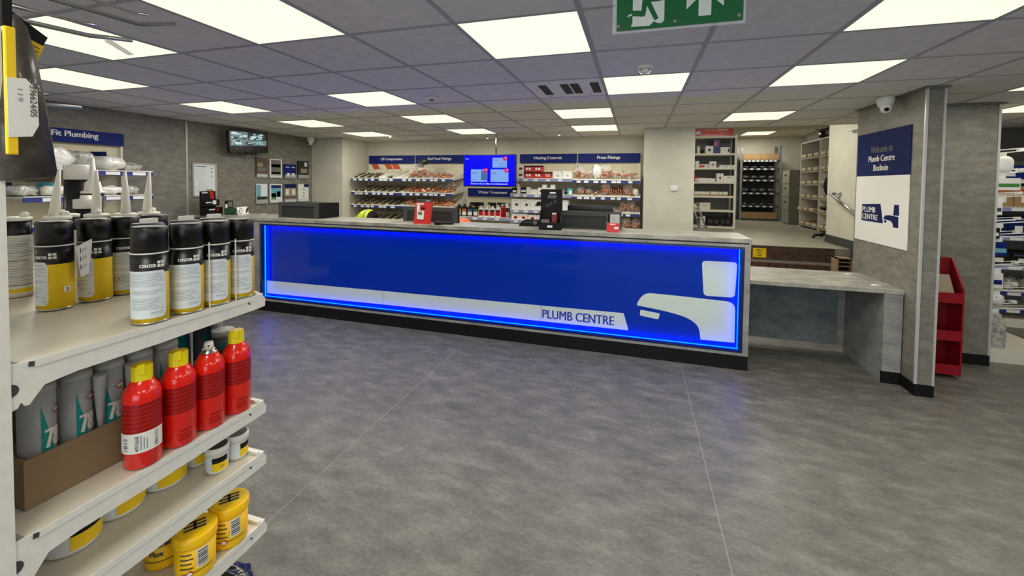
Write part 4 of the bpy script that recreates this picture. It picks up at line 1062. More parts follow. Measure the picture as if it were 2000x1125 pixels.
# ================================================================== PILLAR SIGN, MIND THE STEP, HANDRAIL
def pillar_things():
    t = thing('welcome_sign', 'navy and white welcome board on the concrete pillar', 'sign', (2.088, 4.5, 1.1))
    # faces -x; reads from far (y+) to near (y-)
    y0, y1 = -.415, .415
    B(-.006, 0, y0, y1, .61, 1.01, 'navy_dark').build('navy_panel', t); B(-.006, 0, y0, y1, 0, .61, 'white').build('white_panel', t)
    U, V = (0, -1, 0), (0, 0, 1)
    m = MB()
    put_text(m, 'Welcome to', 'smoke_grey', (-.0075, 0, .82), U, V, width=.34, height=.062, bold=.005, align='c')
    put_text(m, 'Plumb Centre', 'white', (-.0075, 0, .74), U, V, width=.41, height=.055, bold=.02, align='c')
    put_text(m, 'Bodmin', 'white', (-.0075, 0, .655), U, V, width=.23, height=.056, bold=.02, align='c')
    m.build('lettering', t)
    lg = MB().prism([(.29, .19), (.29, .345), (-.02, .36), (-.07, .19)], 'x', -.0075, -.006, 'navy_dark').build('logo_block', t)
    m = MB(); put_text(m, 'PLUMB', 'white', (-.0085, .275, .275), U, V, width=.22, height=.05, bold=.02); put_text(m, 'CENTRE', 'white', (-.0085, .275, .208), U, V, width=.26, height=.05, bold=.02); m.build('lettering', t)
    MB().prism([(-.22, .27), (-.3, .272), (-.292, .362), (-.228, .36)], 'x', -.0075, -.006, 'navy_dark').build('logo_handle', t)
    MB().prism([(-.075, .235), (-.1, .262), (-.16, .268), (-.29, .262), (-.295, .17), (-.225, .168), (-.215, .2), (-.18, .222), (-.1, .226)], 'x', -.0075, -.006, 'navy_dark').build('logo_spout', t)
    MB().prism([(-.085, .222), (-.125, .216), (-.122, .2), (-.084, .204)], 'x', -.0075, -.006, 'navy_dark').build('logo_aerator', t)
    t = thing('step_sign', 'yellow mind the step plate on the top brick riser', 'sign', (1.62, 6.698, .585))
    B(0, .17, -.003, 0, 0, .135, 'yellow').build('plate', t)
    m = MB()
    for k, s in enumerate(('Mind', 'the', 'step')): put_text(m, s, 'ink', (.085, -.004, .092 - k * .038), (1, 0, 0), (0, 0, 1), height=.026, bold=.03, align='c')
    m.build('lettering', t)
    t = thing('handrail', 'short steel handrail on the white stair wall', 'handrail', (2.74, 0, 0))
    MB().tube([(0, 7.22, 1.51), (0, 6.4, 1.235)], .02, 'steel', 12).build('rail', t)
    MB().tube([(0, 7.22, 1.51), (.05, 7.1, 1.515), (.079, 7.08, 1.515)], .018, 'steel', 12).build('end_return', t)
    MB().tube([(0, 6.62, 1.308), (.079, 6.62, 1.28)], .01, 'steel', 8).build('bracket', t)
    # open crate by the steps
    t = thing('crate', 'small open wooden crate standing behind the flap by the pillar', 'crate', (2.2, 5.56, .0))
    B(0, .16, 0, .03, .0, .79, 'card').build('front_board', t) if False else None
    MB().box(0, .015, 0, .15, .6, .8, 'card').box(.14, .155, 0, .15, .6, .8, 'card').box(0, .155, 0, .15, .585, .6, 'card').box(0, .155, 0, .15, .79, .8, 'card').build('frame', t)
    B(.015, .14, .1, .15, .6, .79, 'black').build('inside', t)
    for z in (.64, .70, .745): B(.015, .14, .01, .1, z, z + .008, 'card').build('rack_slat', t)
    B(0, .155, .0, .15, .0, .585, 'charcoal').build('pedestal', t)
    # red leaflet stand
    t = thing('leaflet_stand', 'red metal leaflet stand between the two concrete pillars', 'stand', (2.3, 4.38, 0))
    w = .34
    prof = [(0.03, .02), (.0, .02), (.0, .76), (.15, 1.0), (.18, 1.0), (.18, .02)]
    MB().prism(prof, 'x', w - .012, w, 'red_stand').build('side_panel', t); MB().prism(prof, 'x', 0, .012, 'red_stand').build('side_panel', t)
    B(.012, w - .012, .165, .18, .02, 1.0, 'red_dark').build('back_panel', t)
    for z in (.03, .32, .64):
        s = B(.012, w - .012, .0, .165, z, z + .012, 'red_dark').build('shelf', t); B(.012, w - .012, -.004, .004, z, z + .085, 'red_stand').build('shelf_front', t)
    MB().prism([(.02, .655), (.024, .655), (.12, .86), (.116, .86)], 'x', .03, w - .04, 'brochure_tan').build('leaflet', t)
    MB().prism([(.02, .335), (.024, .335), (.12, .54), (.116, .54)], 'x', .03, w - .2, 'sky_blue').build('leaflet', t)
pillar_things()

# ================================================================== STOCKROOM
def stockroom():
    Z = .76
    t = thing('stock_shelving', 'cream steel shelving unit full of small boxes behind the white column', 'shelving', (.9, 9.12, Z))
    w = .98
    for x in (0, w - .04):
        B(x, x + .04, 0, .03, 0, 1.87, 'cream').build('post', t); B(x, x + .04, .42, .45, 0, 1.87, 'cream').build('post', t)
    B(.0, w, .44, .452, 0, 1.86, 'smoke_grey').build('back_panel', t)
    B(w - .01, w, .03, .42, .05, 1.86, 'smoke_grey').build('side_panel', t)
    zs = [.04, .363, .648, .931, 1.214, 1.497, 1.84]
    for z in zs:
        B(.0, w - .04, -.002, .44, z - .04, z, 'cream').build('shelf', t)
    D = 'stockroom shelving unit'
    def c(px, z, wd, h, m, l, marks=()): carton(px, 9.135, Z + z, wd, .2, h, m, l, marks=marks)
    z = zs[5]
    c(1.16, z, .045, .14, 'white', 'slim white box at the column end, top stockroom shelf')
    c(1.31, z, .14, .15, 'white', 'white box with a dark square, top stockroom shelf', ((.35, .7, .3, .6, 'ink'),))
    c(1.452, z, .12, .27, 'blue_box', 'tall blue and red box, top stockroom shelf', ((.1, .6, .55, .85, 'red_card'), (.5, .8, .2, .35, 'ink')))
    c(1.585, z, .165, .12, 'white', 'wide white box with a dark end, top stockroom shelf', ((.8, .95, .2, .75, 'ink'), (.2, .6, .5, .56, 'ink_grey')))
    z = zs[4]
    c(1.13, z, .07, .13, 'white', 'white box at the column end, second stockroom shelf')
    c(1.205, z, .09, .065, 'red_card', 'small red box, second stockroom shelf', ((0, 1, .7, 1, 'white'),))
    c(1.3, z, .08, .065, 'white', 'small white box beside the red one, second stockroom shelf', ((.5, .8, .2, .6, 'ink_grey'),))
    c(1.39, z, .125, .12, 'white', 'square white box with a valve picture, second stockroom shelf', ((.3, .7, .3, .65, 'ink_grey'),))
    c(1.575, z, .13, .045, 'white', 'flat white box, second stockroom shelf, first of two', ((.3, .8, .3, .5, 'ink_grey'),)); c(1.715, z, .13, .045, 'white', 'flat white box, second stockroom shelf, second of two', ((.3, .8, .3, .5, 'ink_grey'),))
    z = zs[3]
    c(1.13, z, .06, .09, 'red_card', 'red and white box, third stockroom shelf', ((0, 1, .2, .6, 'white'),))
    for k in range(4): c(1.195 + k * .078, z, .074, .075 - .004 * k, 'white', 'small white box, %s in a row, third stockroom shelf' % ORD[k], ((.3, .7, .3, .6, 'paper'),))
    c(1.53, z, .12, .165, 'white', 'upright white box with a red figure, third stockroom shelf', ((.35, .65, .3, .6, 'ink_red'), (.4, .6, .85, .93, 'ink_red')))
    c(1.655, z, .19, .12, 'white', 'long white box with a dark slot, third stockroom shelf', ((.35, .75, .7, .78, 'ink'),))
    z = zs[2]
    for k, (a, b) in enumerate(((1.12, .29), (1.415, .155), (1.575, .07), (1.65, .085))):
        c(a, z, b, .085, 'card_light', 'open cardboard tray with white front, %s from the column, fourth stockroom shelf' % ORD[k], ((0.02, .98, .3, .95, 'cream'),))
    z = zs[1]
    c(1.1, z, .11, .13, 'card_light', 'brown carton with white label, fifth stockroom shelf', ((.2, .9, .2, .85, 'cream'),)); c(1.225, z, .2, .14, 'cream', 'cream carton, fifth stockroom shelf', ((.25, .75, .6, .68, 'ink_grey'),))
    z = zs[0]
    for k in range(3): c(1.25, z + k * .063, .09, .06, 'white', 'small white box, %s of three stacked, lowest stockroom shelf' % ('bottom', 'middle', 'top')[k])
    carton(1.36, 9.135, Z + z, .46, .2, .18, 'black', 'wide black multipack box, lowest stockroom shelf', marks=((.08, .24, .3, .7, 'charcoal'), (.32, .48, .3, .7, 'charcoal'), (.6, .72, .3, .7, 'charcoal'), (.8, .92, .3, .7, 'charcoal'), (.5, .6, .05, .15, 'smoke_grey')))
    t = thing('banner_box', 'long red and white box on top of the stockroom shelving unit', 'box', (1.11, 9.13, Z + 1.84))
    B(0, .69, 0, .3, 0, .145, 'red').build('carton', t)
    MB().prism([(.03, .05), (.45, .03), (.5, .09), (.12, .1)], 'y', -.001, 0, 'red_card').build('swoosh', t); B(.02, .1, -.0012, 0, .045, .1, 'label_white').build('lettering_bar', t); B(.42, .6, -.0012, 0, .115, .13, 'label_white').build('lettering_bar', t)
    t = thing('stepladder', 'small grey stepladder leaning behind the white column', 'ladder', (1.17, 8.7, Z))
    MB().tube([(0, 0, 1e-3 + .02), (-.12, .08, .52)], .018, 'galv', 8).tube([(.13, .0, .02), (-.05, .08, .52)], .018, 'galv', 8).build('stile', t)
    for k in range(2): B(-.06 + .05 * (1 - k), .1 - .05 * k, -.02, .05, .06 + .16 * k, .08 + .16 * k, 'galv').build('tread', t)
    B(-.04, .17, -.04, .04, 0, .025, 'galv').build('foot_bar', t)
    # dark rack at the back
    t = thing('stock_rack', 'grey steel rack with trays against the stockroom back wall', 'shelving', (2.46, 11.57, Z))
    w = .9
    for x, h in ((0, 1.8), (w - .05, 1.85)):
        B(x, x + .05, -.02, .02, 0, h, 'galv').build('post', t); B(x, x + .05, .36, .39, 0, h, 'galv').build('post', t)
    B(0, w, .385, .395, .02, 1.5, 'charcoal').build('back_panel', t)
    for k, z in enumerate((.05, .38, .7, 1.02, 1.3, 1.5)):
        s = B(.04, w - .04, -.02, .38, z - .05, z, 'charcoal').build('shelf', t)
        if k:
            for q in range(5 + (k == 5) * 3):
                n = 5 + (k == 5) * 3
                B(.07 + q * (w - .15) / n, .07 + q * (w - .15) / n + .065, -.024, -.0205, z - .045, z - .012, 'paper').build('price_ticket', s)
    for row, z in (('top', 1.5), ('lowest', .05)):
        for q in range(4):
            carton(2.52 + q * .195, 11.56, Z + z, .19, .25, .15 if row == 'top' else .16, 'card_light', 'brown cardboard tray, %s along, %s shelf of the back rack' % (ORD[q], row), marks=((.05, .95, .9, .94, 'card'),))
    for row, z, m in (('fourth', 1.02, 'bag_rack'), ('third', .7, 'bag_rack'), ('second', .38, 'bag_rack'), ('fifth', 1.3, 'bag_rack')):
        for q in range(4):
            bag(2.6 + q * .19, 11.68, Z + z, .16, .18, .1 if row in ('third', 'fourth') else .05, m, 'bagged dark part, %s along, %s shelf up on the back rack' % (ORD[q], row))
    t = thing('filing_cabinet', 'grey four drawer filing cabinet in the stockroom', 'cabinet', (3.26, 10.62, Z))
    B(0, .6, 0, .46, 0, 1.22, 'filing').build('body', t)
    for k in range(4):
        d = B(-.012, 0, .015, .445, .02 + k * .3, .305 + k * .3, 'filing_front').build('drawer', t); B(-.02, -.012, .17, .29, .2 + k * .3, .22 + k * .3, 'chrome').build('handle', d)
    # shelves along the stockroom side, facing the opening
    t = thing('stock_shelving', 'pale steel pigeonhole shelving beside the office chair in the stockroom', 'shelving', (3.36, 8.75, Z))
    for y in (0, .6, 1.55): B(0, .4, y, y + .03, 0, 1.78, 'cream').build('post', t)
    B(.39, .4, 0, 1.58, 0, 1.78, 'smoke_grey').build('back_panel', t)
    zs2 = (.06, .36, .62, .9, 1.17, 1.45, 1.78)
    for z in zs2: B(0, .39, .0, 1.58, z - .025, z, 'cream').build('shelf', t)
    for r, z in enumerate(zs2[:6]):
        for q in range(5):
            y = 8.8 + q * .105 if q < 2 else 9.4 + (q - 2) * .29
            ln = .26 if q > 1 else .26
            y = (8.79, 9.07, 9.4, 9.7, 10.0)[q]
            tt = thing('parts_tray', 'cardboard tray with white front, %s bay, %s along, %s shelf up of the pigeonholes' % ('near' if q < 2 else 'far', ORD[q if q < 2 else q - 2], ORD[r]), 'tray', (3.35 - (.05 if r == 1 and q > 1 else 0), y, Z + z))
            B(.0, .3, 0, .24, 0, .07, 'card_light').build('tray_body', tt); B(-.002, 0, .01, .23, .015, .07, 'cream').build('tray_label', tt)
    for q in range(3):
        t = thing('glass_jar', 'clear jar on top of the pigeonhole shelving, %s from the filing cabinet' % ORD[q], 'jar', (3.45, 10.1 - q * .16, Z + 1.78))
        MB().lathe([(.05, 0), (.05, .12 + .03 * q), (.035, .15 + .03 * q)], 'clear', 14).build('jar_body', t); MB().lathe([(.036, .15 + .03 * q), (.036, .165 + .03 * q)], 'smoke_grey', 14).build('lid', t)
    bag(3.5, 9.0, Z + 1.78, .26, .3, .18, 'bag_copper', 'red and white bag on top of the pigeonhole shelving')
    bag(3.5, 9.42, Z + 1.78, .26, .3, .2, 'bag_dark', 'black bag on top of the pigeonhole shelving')
    # office chair, half hidden by the wall
    t = thing('office_chair', 'black office chair half hidden behind the white stair wall', 'chair', (2.82, 7.9, Z))
    mb = MB(); pillow(mb, 0, .05, 0, .21, .06, .21, 'black', 5, 10, .04); o = mb.build('backrest', t, loc=(.44, .35, .87))
    mb = MB(); pillow(mb, 0, 0, 0, .24, .24, .05, 'black', 6, 10, .03); o = mb.build('seat', t, loc=(.0 + .3, 0, .5))
    MB().tube([(.3, 0, .1), (.3, 0, .47)], .028, 'chrome').build('column', t)
    for k in range(5):
        a = k * 2 * PI / 5 + PI; MB().tube([(.3, 0, .1), (.3 + .32 * math.cos(a), .32 * math.sin(a), .06), (.3 + .34 * math.cos(a), .34 * math.sin(a), .012)], .022, 'black').build('foot', t)
stockroom()

# ================================================================== FAR RIGHT SHELVING
def far_right():
    t = thing('end_gondola', 'cream shelving end with peg hooks beyond the far pillar', 'shelving', (3.12, 4.93, 0))
    B(0, .03, 0, 1.6, .0, 2.0, 'peg').build('back_panel', t)
    B(0, .03, -.02, 0, 0, 2.0, 'cream').build('upright', t)
    MB().box(.03, .55, 0, 1.6, 0, .12, 'cream_deck').box(.54, .56, -.01, 1.6, 0, .13, 'cream').box(.03, .54, -.01, 0, 0.0, .13, 'cream').build('base_deck', t)
    hz = [1.93, 1.74, 1.52, 1.28, 1.15, .86, .65, .48]
    k = 0
    for z in hz:
        for dy in (.04, .22):
            h = thing('peg_hook', 'white peg hook on the far shelving end, %s from the top, %s row' % (ORD[hz.index(z)], 'near' if dy < .1 else 'second'), 'hook', (3.15, 4.93 + dy, z))
            MB().tube([(0, 0, 0), (.3, 0, .03), (.34, 0, .06)], .0045, 'white', 8).build('prong', h)
            MB().tube([(0, 0, .03), (.3, 0, .055)], .003, 'white', 6).build('ticket_arm', h)
            MB().box(.3, .335, -.02, .02, .035, .06, 'paper').build('price_flag', h)
    sp = ((1.93, 'white', .17, .15, 'white bagged product on the highest peg hook', 1, None), (1.74, 'white', .19, .11, 'white pack with a green stripe on the second peg hook', 0, 'leaf_green'), (1.52, 'white', .07, .12, 'small pale pack on the third peg hook', 0, 'ink'), (1.28, 'black', .06, .1, 'small black pack on the fourth peg hook', 0, 'white'), (1.15, 'navy', .12, .13, 'navy pack on the fifth peg hook', 0, 'sky_blue'), (.86, 'white', .1, .14, 'white pack on the sixth peg hook', 0, 'navy'), (.65, 'bag_white', .12, .1, 'small white bag on the seventh peg hook', 1, None), (.48, 'bag_grey', .17, .42, 'long clear grey bag hanging on the lowest peg hook', 1, None))
    for i, (z, m, w, h, l, soft, st) in enumerate(sp):
        t = thing('hanging_pack', l + ', far shelving end', 'pack', (3.2, 4.97, z - .006))
        if soft:
            mb = MB(); pillow(mb, .03, 0, -h / 2 - .02, w * .45, .03, h / 2, m, 40 + i, 8, .08); mb.build('pack_body', t)
        else:
            MB().bbox(-.04, w - .04, -.018, .018, -h - .03, -.03, m).build('pack_body', t)
            B(-.03, w - .05, -.0186, -.018, -h * .75 - .03, -h * .45 - .03, st).build('front_print', t)
        B(-.0 - .03, .05, -.002, .002, -.03, .012, 'paper').build('header_card', t)
    # wall shelving behind, running along the far wall
    t = thing('shelving_bay', 'far wall shelving of boxed goods at the frame edge', 'shelving', (3.7, 6.74, 0))
    w = 1.8
    B(0, w, -.03, 0, 0, 1.95, 'smoke_grey').build('back_panel', t)
    for x in (0, .9, w - .02): B(x, x + .02, -.07, 0, 0, 2.0, 'cream').build('upright', t)
    zz = (.22, .42, .72, 1.06, 1.4, 1.72)
    for z in zz:
        s = B(.0, w, -.5, -.03, z - .02, z, 'shelf_white').build('shelf', t); B(0, w, -.512, -.5, z - .05, z - .004, 'ticket_lilac' if z > .5 else 'ticket_blue').build('ticket_strip', s)
        for q in range(5): B(.1 + q * .34, .22 + q * .34, -.513, -.512, z - .045, z - .01, 'paper').build('price_ticket', s)
    B(0, w, -.5, -.03, 0, .1, 'cream').build('base_plinth', t)
    rows = ((1.4, 'card_light', .2, .24, 'brown boxed unit'), (1.06, 'navy_dark', .18, .22, 'dark blue boxed unit'), (1.72, 'navy', .24, .16, 'navy packed unit'), (.72, 'black', .2, .15, 'black packed unit'), (.42, 'bag_grey', 0, 0, ''))
    for z, m, w_, h_, l in rows:
        if not w_: 
            for q in range(4): bag(3.85 + q * .2, 6.42, z, .18, .2, .14, 'bag_grey', 'grey bagged goods, %s along, second lowest far wall shelf' % ORD[q])
            continue
        for q in range(5):
            carton(3.76 + q * (w_ + .012), 6.26, z, w_, .3, h_, m, '%s, %s from the peg hooks, far wall shelving' % (l, ORD[q]), marks=((.3, .7, .2, .55, 'white'), (.1, .8, .75, .82, 'red_card' if m == 'card_light' else 'blue_label')))
far_right()

# ================================================================== NEAR LEFT GONDOLA AND ITS GOODS
GXS = -.977                 # side plane of the shelf brackets
def near_gondola():
    t = thing('gondola_shelving', 'cream steel shop shelving end nearest the viewer', 'shelving', (-.977, .4, 0))
    B(-.03, .0022, -.045, .006, 0, 2.3, 'gondola').build('post', t)
    B(-1.0, -.03, -.03, -.02, .1, 2.25, 'gondola').build('back_panel', t)
    B(-1.05, -1.0, -.045, .006, 0, 2.3, 'gondola').build('post', t)
    prof = [(.006, 0), (.023, -.001), (.029, -.002), (.47, -.001), (.481, .001), (.4945, -.018), (.4925, -.037), (.47, -.039), (.22, -.045), (.09, -.045), (.047, -.05), (.034, -.067), (.028, -.076), (.022, -.075), (.0175, -.067), (.014, -.075), (.006, -.078)]
    for k, z in enumerate((1.293, .994, .849, .654, .44)):
        s = MB().box(-.998, -.004, .02, .475, z - .018, z - .002, 'cream_deck').build('shelf', t)
        MB().prism([(p[0], z + p[1]) for p in prof], 'x', -.003, 0, 'gondola').build('side_bracket', s)
        MB().prism([(p[0], z + p[1]) for p in prof], 'x', -1.0, -.997, 'gondola').build('side_bracket', s)
        # turned-down edge line along the bracket top and its hole
        MB().box(0, .0018, .034, .462, z - .0135, z - .001, 'gondola').build('folded_edge', s)
        MB().prism([(.44, z - .0155), (.4425, z - .0135), (.4475, z - .0205), (.445, z - .0225)], 'x', 0.0003, .0009, 'ink').build('slot', s)
        MB().prism([(.028, z - .002), (.035, z - .004), (.034, z - .012), (.027, z - .01)], 'x', .0001, .0021, 'ink').build('slot', s)
        MB().lathe([(.011, 0), (.011, .0008)], 'ink', 18).build('peg_hole', s).matrix_local = Matrix.Translation(Vector((.0001, .0045, z - .043))) @ Matrix.Rotation(PI / 2, 4, 'Y')
        B(-.995, -.004, .468, .476, z - .03, z + .006, 'gondola').build('front_upstand', s)
        B(-.995, -.004, .476, .49, z - .036, z - .002, 'gondola').build('ticket_channel', s)
near_gondola()

def four_squares(mb, r, a0, z0, s, m):
    g = .12 * s
    h = (s - g) / 2
    for i in range(2):
        for j in range(2):
            u0 = i * (h + g); w0 = j * (h + g)
            mb.patch(r, a0 + u0 / r, a0 + (u0 + h) / r, z0 + w0, z0 + w0 + h, m, 2)
def spray_can(label, loc, rot, wide=True):
    """black and yellow aerosol; label centred so that angle 0 (local) is the label's reading middle"""
    r = .0325
    t = thing('spray_can', label, 'spray can', loc, rot, 'black and yellow spray cans')
    MB().lathe([(r - .0015, 0), (r, .0015), (r, .004)], 'steel', 32).build('base_rim', t)
    MB().lathe([(r - .0004, .004), (r - .0004, .108), (r - .0004, .149)], 'yellow_can', 40, mats=['yellow_can', 'can_black']).build('can_body', t)
    MB().lathe([(r + .0003, .149), (r + .0003, .152)], 'white', 40).build('seam_ring', t)
    MB().lathe([(r - .0008, .152), (r - .0008, .203), (r - .003, .2065), (r - .008, .2075)], 'can_black', 40).build('cap', t)
    MB().patch(r, math.radians(-120), math.radians(52) if wide else math.radians(20), .013, .114, 'label_white', 24, .010).build('paper_label', t)
    m = MB(); rr = random.Random(5); e = r + .0003
    z = .107
    while z > .03:
        if .074 < z < .08 or .058 < z < .062: z -= .0035; continue
        m.patch(e, math.radians(-105 if z > .072 else -62), math.radians(rr.uniform(14, 46) if wide else rr.uniform(-20, 14)), z, z + .0008, 'ink_grey', 10); z -= .0032
    m.patch(e, math.radians(0), math.radians(40) if wide else math.radians(14), .0245, .0252, 'ink', 6); m.patch(e, math.radians(0), math.radians(36) if wide else math.radians(12), .0215, .0222, 'ink_grey', 6)
    m.patch(e, math.radians(-80), math.radians(-30), .0075, .0083, 'ink', 8)
    for k in range(7): m.patch(e, math.radians(-100), math.radians(-84), .042 + k * .0045, .042 + k * .0045 + (.0025 if k % 2 else .0014), 'ink', 3)
    m.build('print', t)
    m = MB(); wrap_text(m, 'CENTER', 'white', e, math.radians(-30), .1215, width=.0275, height=.0068, bold=.05); m.build('lettering', t)
    m = MB(); four_squares(m, e, math.radians(21.5), .121, .0135, 'white'); m.build('logo_squares', t)
    return t
def cartridge(label, loc, r=.0245, h=.2, rot=0, style='785', parent=None, group=None, nozzle=True):
    t = thing('sealant_cartridge', label, 'sealant tube', loc, rot, group)
    if style == '785':
        MB().lathe([(r, 0), (r, h - .02)], 'grey_tube', 28).build('tube', t)
        MB().lathe([(r + .001, h - .02), (r + .001, h - .008), (r - .002, h - .006), (r - .002, h)], 'nozzle_grey', 28).build('end_collar', t)
        e = r + .0005
        MB().add([(e * math.cos(a), e * math.sin(a), z) for a, z in ((-.2, .0), (.55, .0), (.55, .03), (.1, .09), (-.2, .155))], [(0, 1, 2, 3, 4)], 'teal').build('teal_triangle', t) if False else None
        m = MB(); n = 8
        for i in range(n):
            a0 = -.25 + i * .18; a1 = a0 + .18
            z0 = max(.085, .175 - i * .022); z1 = max(.085, .175 - (i + 1) * .022)
            m.add([(e * math.cos(a0), e * math.sin(a0), .0), (e * math.cos(a1), e * math.sin(a1), .0), (e * math.cos(a1), e * math.sin(a1), z1), (e * math.cos(a0), e * math.sin(a0), z0)], [(0, 1, 2, 3)], 'teal', True)
        m.build('teal_print', t)
        m = MB(); wrap_text(m, '785', 'white', e + .0004, -.02, .092, width=.036, height=.036, bold=.03); m.build('lettering', t)
        m = MB(); d = e + .0005
        m.add([(d * math.cos(a), d * math.sin(a), z) for a, z in ((.3, .160), (.75, .1505), (1.2, .160), (.75, .1695))], [(0, 1, 2, 3)], 'red'); wrap_text(m, 'DOW', 'white', d + .0004, .55, .1575, width=.010, height=.005); m.build('maker_diamond', t)
        m = MB()
        for k in range(26): m.patch(e, -1.7, -.4, .02 + k * .0055, .0207 + k * .0055, 'nozzle_grey', 6)
        m.build('print', t)
    elif style == 'dark':
        MB().lathe([(r, 0), (r, h - .015)], 'dark_tube', 24).build('tube', t); MB().lathe([(r + .001, h - .015), (r + .001, h)], 'grey_tube', 24).build('end_collar', t)
        MB().patch(r + .0005, -.2, .6, .01, h - .03, 'teal', 6).build('teal_print', t)
    else:
        MB().lathe([(r, 0), (r, .012), (r, .022), (r, h * .78), (r, h - .008)], 'white', 28, mats=['white', 'yellow', 'white', 'can_black']).build('tube', t)
        m = MB(); rr = random.Random(9)
        for k in range(30): m.patch(r + .0004, -2.2, rr.uniform(-.6, .8), .03 + k * .0042, .0308 + k * .0042 + (.001 if k % 5 == 0 else 0), 'ink_grey' if k % 3 else 'ink', 8)
        m.build('print', t)
        MB().lathe([(r + .002, h - .008), (r + .002, h), (r - .004, h + .002)], 'nozzle', 28).build('flange', t)
        MB().lathe([(.0085, h + .002), (.0085, h + .009), (.005, h + .014)], 'nozzle', 14, .015, .0).build('nipple', t)
        if nozzle:
            MB().lathe([(.0115, 0), (.0105, .03), (.0085, .06), (.0033, .126)], 'nozzle', 18).build('nozzle', t, loc=(-.006, 0, h + .002)).rotation_euler = (0, .09, 0)
    return t
def shelf_one():
    z = 1.293
    RT = math.radians(-27)
    names = ['front spray can nearest the viewer on the top shelf edge', 'second front spray can from the viewer along the shelf edge', 'third front spray can from the viewer along the shelf edge', 'front spray can at the aisle tip of the shelf edge']
    for k, y in enumerate((.632, .709, .777, .846)):
        spray_can('black and yellow ' + names[k], (-1.009, y, z), math.radians(-32 + (0, -2, -4, -6)[k]) + .0)
    for k, (x, y) in enumerate(((-1.32, .627), (-1.322, .704), (-1.328, .772), (-1.33, .845))):
        cb = spray_can('black and yellow spray can in the back row, %s' % ('nearest the viewer with torn label', 'second from the viewer', 'third from the viewer showing hazard marks', 'hidden behind the front cans')[k], (x, y, z), math.radians((-66, -52, -30, -30)[k]), k == 2)
        if k == 0:
            MB().patch(.0329, 1.12, 1.5, .04, .054, 'paper', 4).build('price_sticker', cb)
            m = MB(); wrap_text(m, '3', 'ink', .0332, 1.24, .0425, height=.009, bold=.02); m.build('lettering', cb)
        else:
            for a_ in ((-.55, -.2) if k == 2 else (-.9,)):
                m = MB(); d_ = .006
                for e_, q_, c_ in ((.0331, 1., 'ink' if k == 2 else 'ink_red'), (.0333, .8, 'paper')):
                    m.add([(e_ * math.cos(a_ + u_ / e_), e_ * math.sin(a_ + u_ / e_), .044 + w_) for u_, w_ in ((0, -d_ * q_), (d_ * q_, 0), (0, d_ * q_), (-d_ * q_, 0))], [(0, 1, 2, 3)], c_)
                m.build('hazard_mark', cb)
    # torn price label stuck on the back row
    t = thing('price_label', 'torn white price label stuck to the back row can', 'label', (-1.283, .655, z + .07), 0)
    MB().prism([(0, 0), (.022, .004), (.036, .09), (-.012, .075)], 'x', 0, .0006, 'paper').build('paper', t).rotation_euler = (0, 0, math.radians(25))
    m = MB()
    for k in range(5):
        for q in range(3): m.box(.0008, .0012, -.001 + k * .0065, .0006 + k * .0065, .018 + q * .02 + .003 * k, .03 + q * .02 - .002 * (k % 2), 'ink_grey' if k else 'ink')
    m.build('print', t).rotation_euler = (0, 0, math.radians(25))
    # white cards standing between the front cans and tabs on the cans behind
    for k, y in enumerate((.743, .8115)):
        tag(B(-.0008, .0008, -.0012, .0012, 0, .158, 'white').build('card_divider'), 'white card edge standing between %s front spray cans' % ('the second and third', 'the third and fourth')[k], 'card').location = (-.983, y, z)
        bpy.context.view_layer.objects
    for k, y in enumerate((.676, .759, .831)):
        t = thing('white_cap_can', 'spray can with a white top hidden behind the %s front can' % ORD[k], 'spray can', (-1.083, y, z))
        MB().lathe([(.031, 0), (.031, .15)], 'can_black', 24, mats=['can_black']).build('can_body', t); MB().lathe([(.0315, .15), (.0315, .2), (.028, .207)], 'can_black', 24).build('cap', t)
        MB().box(-.004, .004, -.015, .019, .207, .2175, 'white').build('white_tab', t)
    # sealant tubes behind
    pos = [(-1.58, .70, 'first'), (-1.50, .735, 'second'), (-1.535, .80, 'third'), (-1.47, .84, 'fourth'), (-1.48, .905, 'fifth'), (-1.60, .62, 'sixth')]
    pos = [(-1.545, .662), (-1.505, .722), (-1.575, .775), (-1.505, .808), (-1.465, .856), (-1.465, .917)]
    for k, (x, y) in enumerate(pos):
        cartridge('white and black sealant tube with a nozzle, %s from the viewer on the top shelf' % ORD[k], (x, y, z), .026, .205, rot=math.radians((40, 60, -60, -20, 150, 110)[k]), style='white', nozzle=k in (1, 3, 4, 5))
    t = thing('foam_can', 'tall black can with a big white lid at the back of the top shelf', 'can', (-1.83, .935, z))
    MB().lathe([(.046, 0), (.035, .305)], 'can_black', 28).build('can_body', t); MB().lathe([(.037, .305), (.037, .352), (.035, .355)], 'white_gloss', 28).build('lid', t)
    t = thing('foam_can', 'shorter black can with white lid before the tall one on the top shelf', 'can', (-1.66, .865, z))
    MB().lathe([(.029, 0), (.029, .215)], 'can_black', 24).build('can_body', t); MB().lathe([(.030, .215), (.030, .243), (.015, .245), (.013, .256)], 'white', 24).build('lid', t)
    t = thing('foam_can', 'white printed tube beside the shelf post on the top shelf', 'can', (-1.56, .585, z))
    MB().lathe([(.03, 0), (.03, .012), (.03, .025), (.03, .19), (.03, .245)], 'white', 28, mats=['white', 'yellow', 'white', 'can_black']).build('tube', t)
    MB().lathe([(.031, .245), (.031, .25), (.022, .254), (.02, .275), (.009, .29), (.004, .36)], 'nozzle', 24).build('nozzle_cap', t)
    m = MB(); rr = random.Random(9)
    for k in range(36): m.patch(.0304, -1.4, rr.uniform(.2, 1.0), .03 + k * .0043, .0308 + k * .0043, 'ink_grey', 8)
    m.build('print', t)
    t = thing('foam_can', 'clear and white nozzle cap bottle behind the tall nozzle', 'can', (-1.72, .915, z))
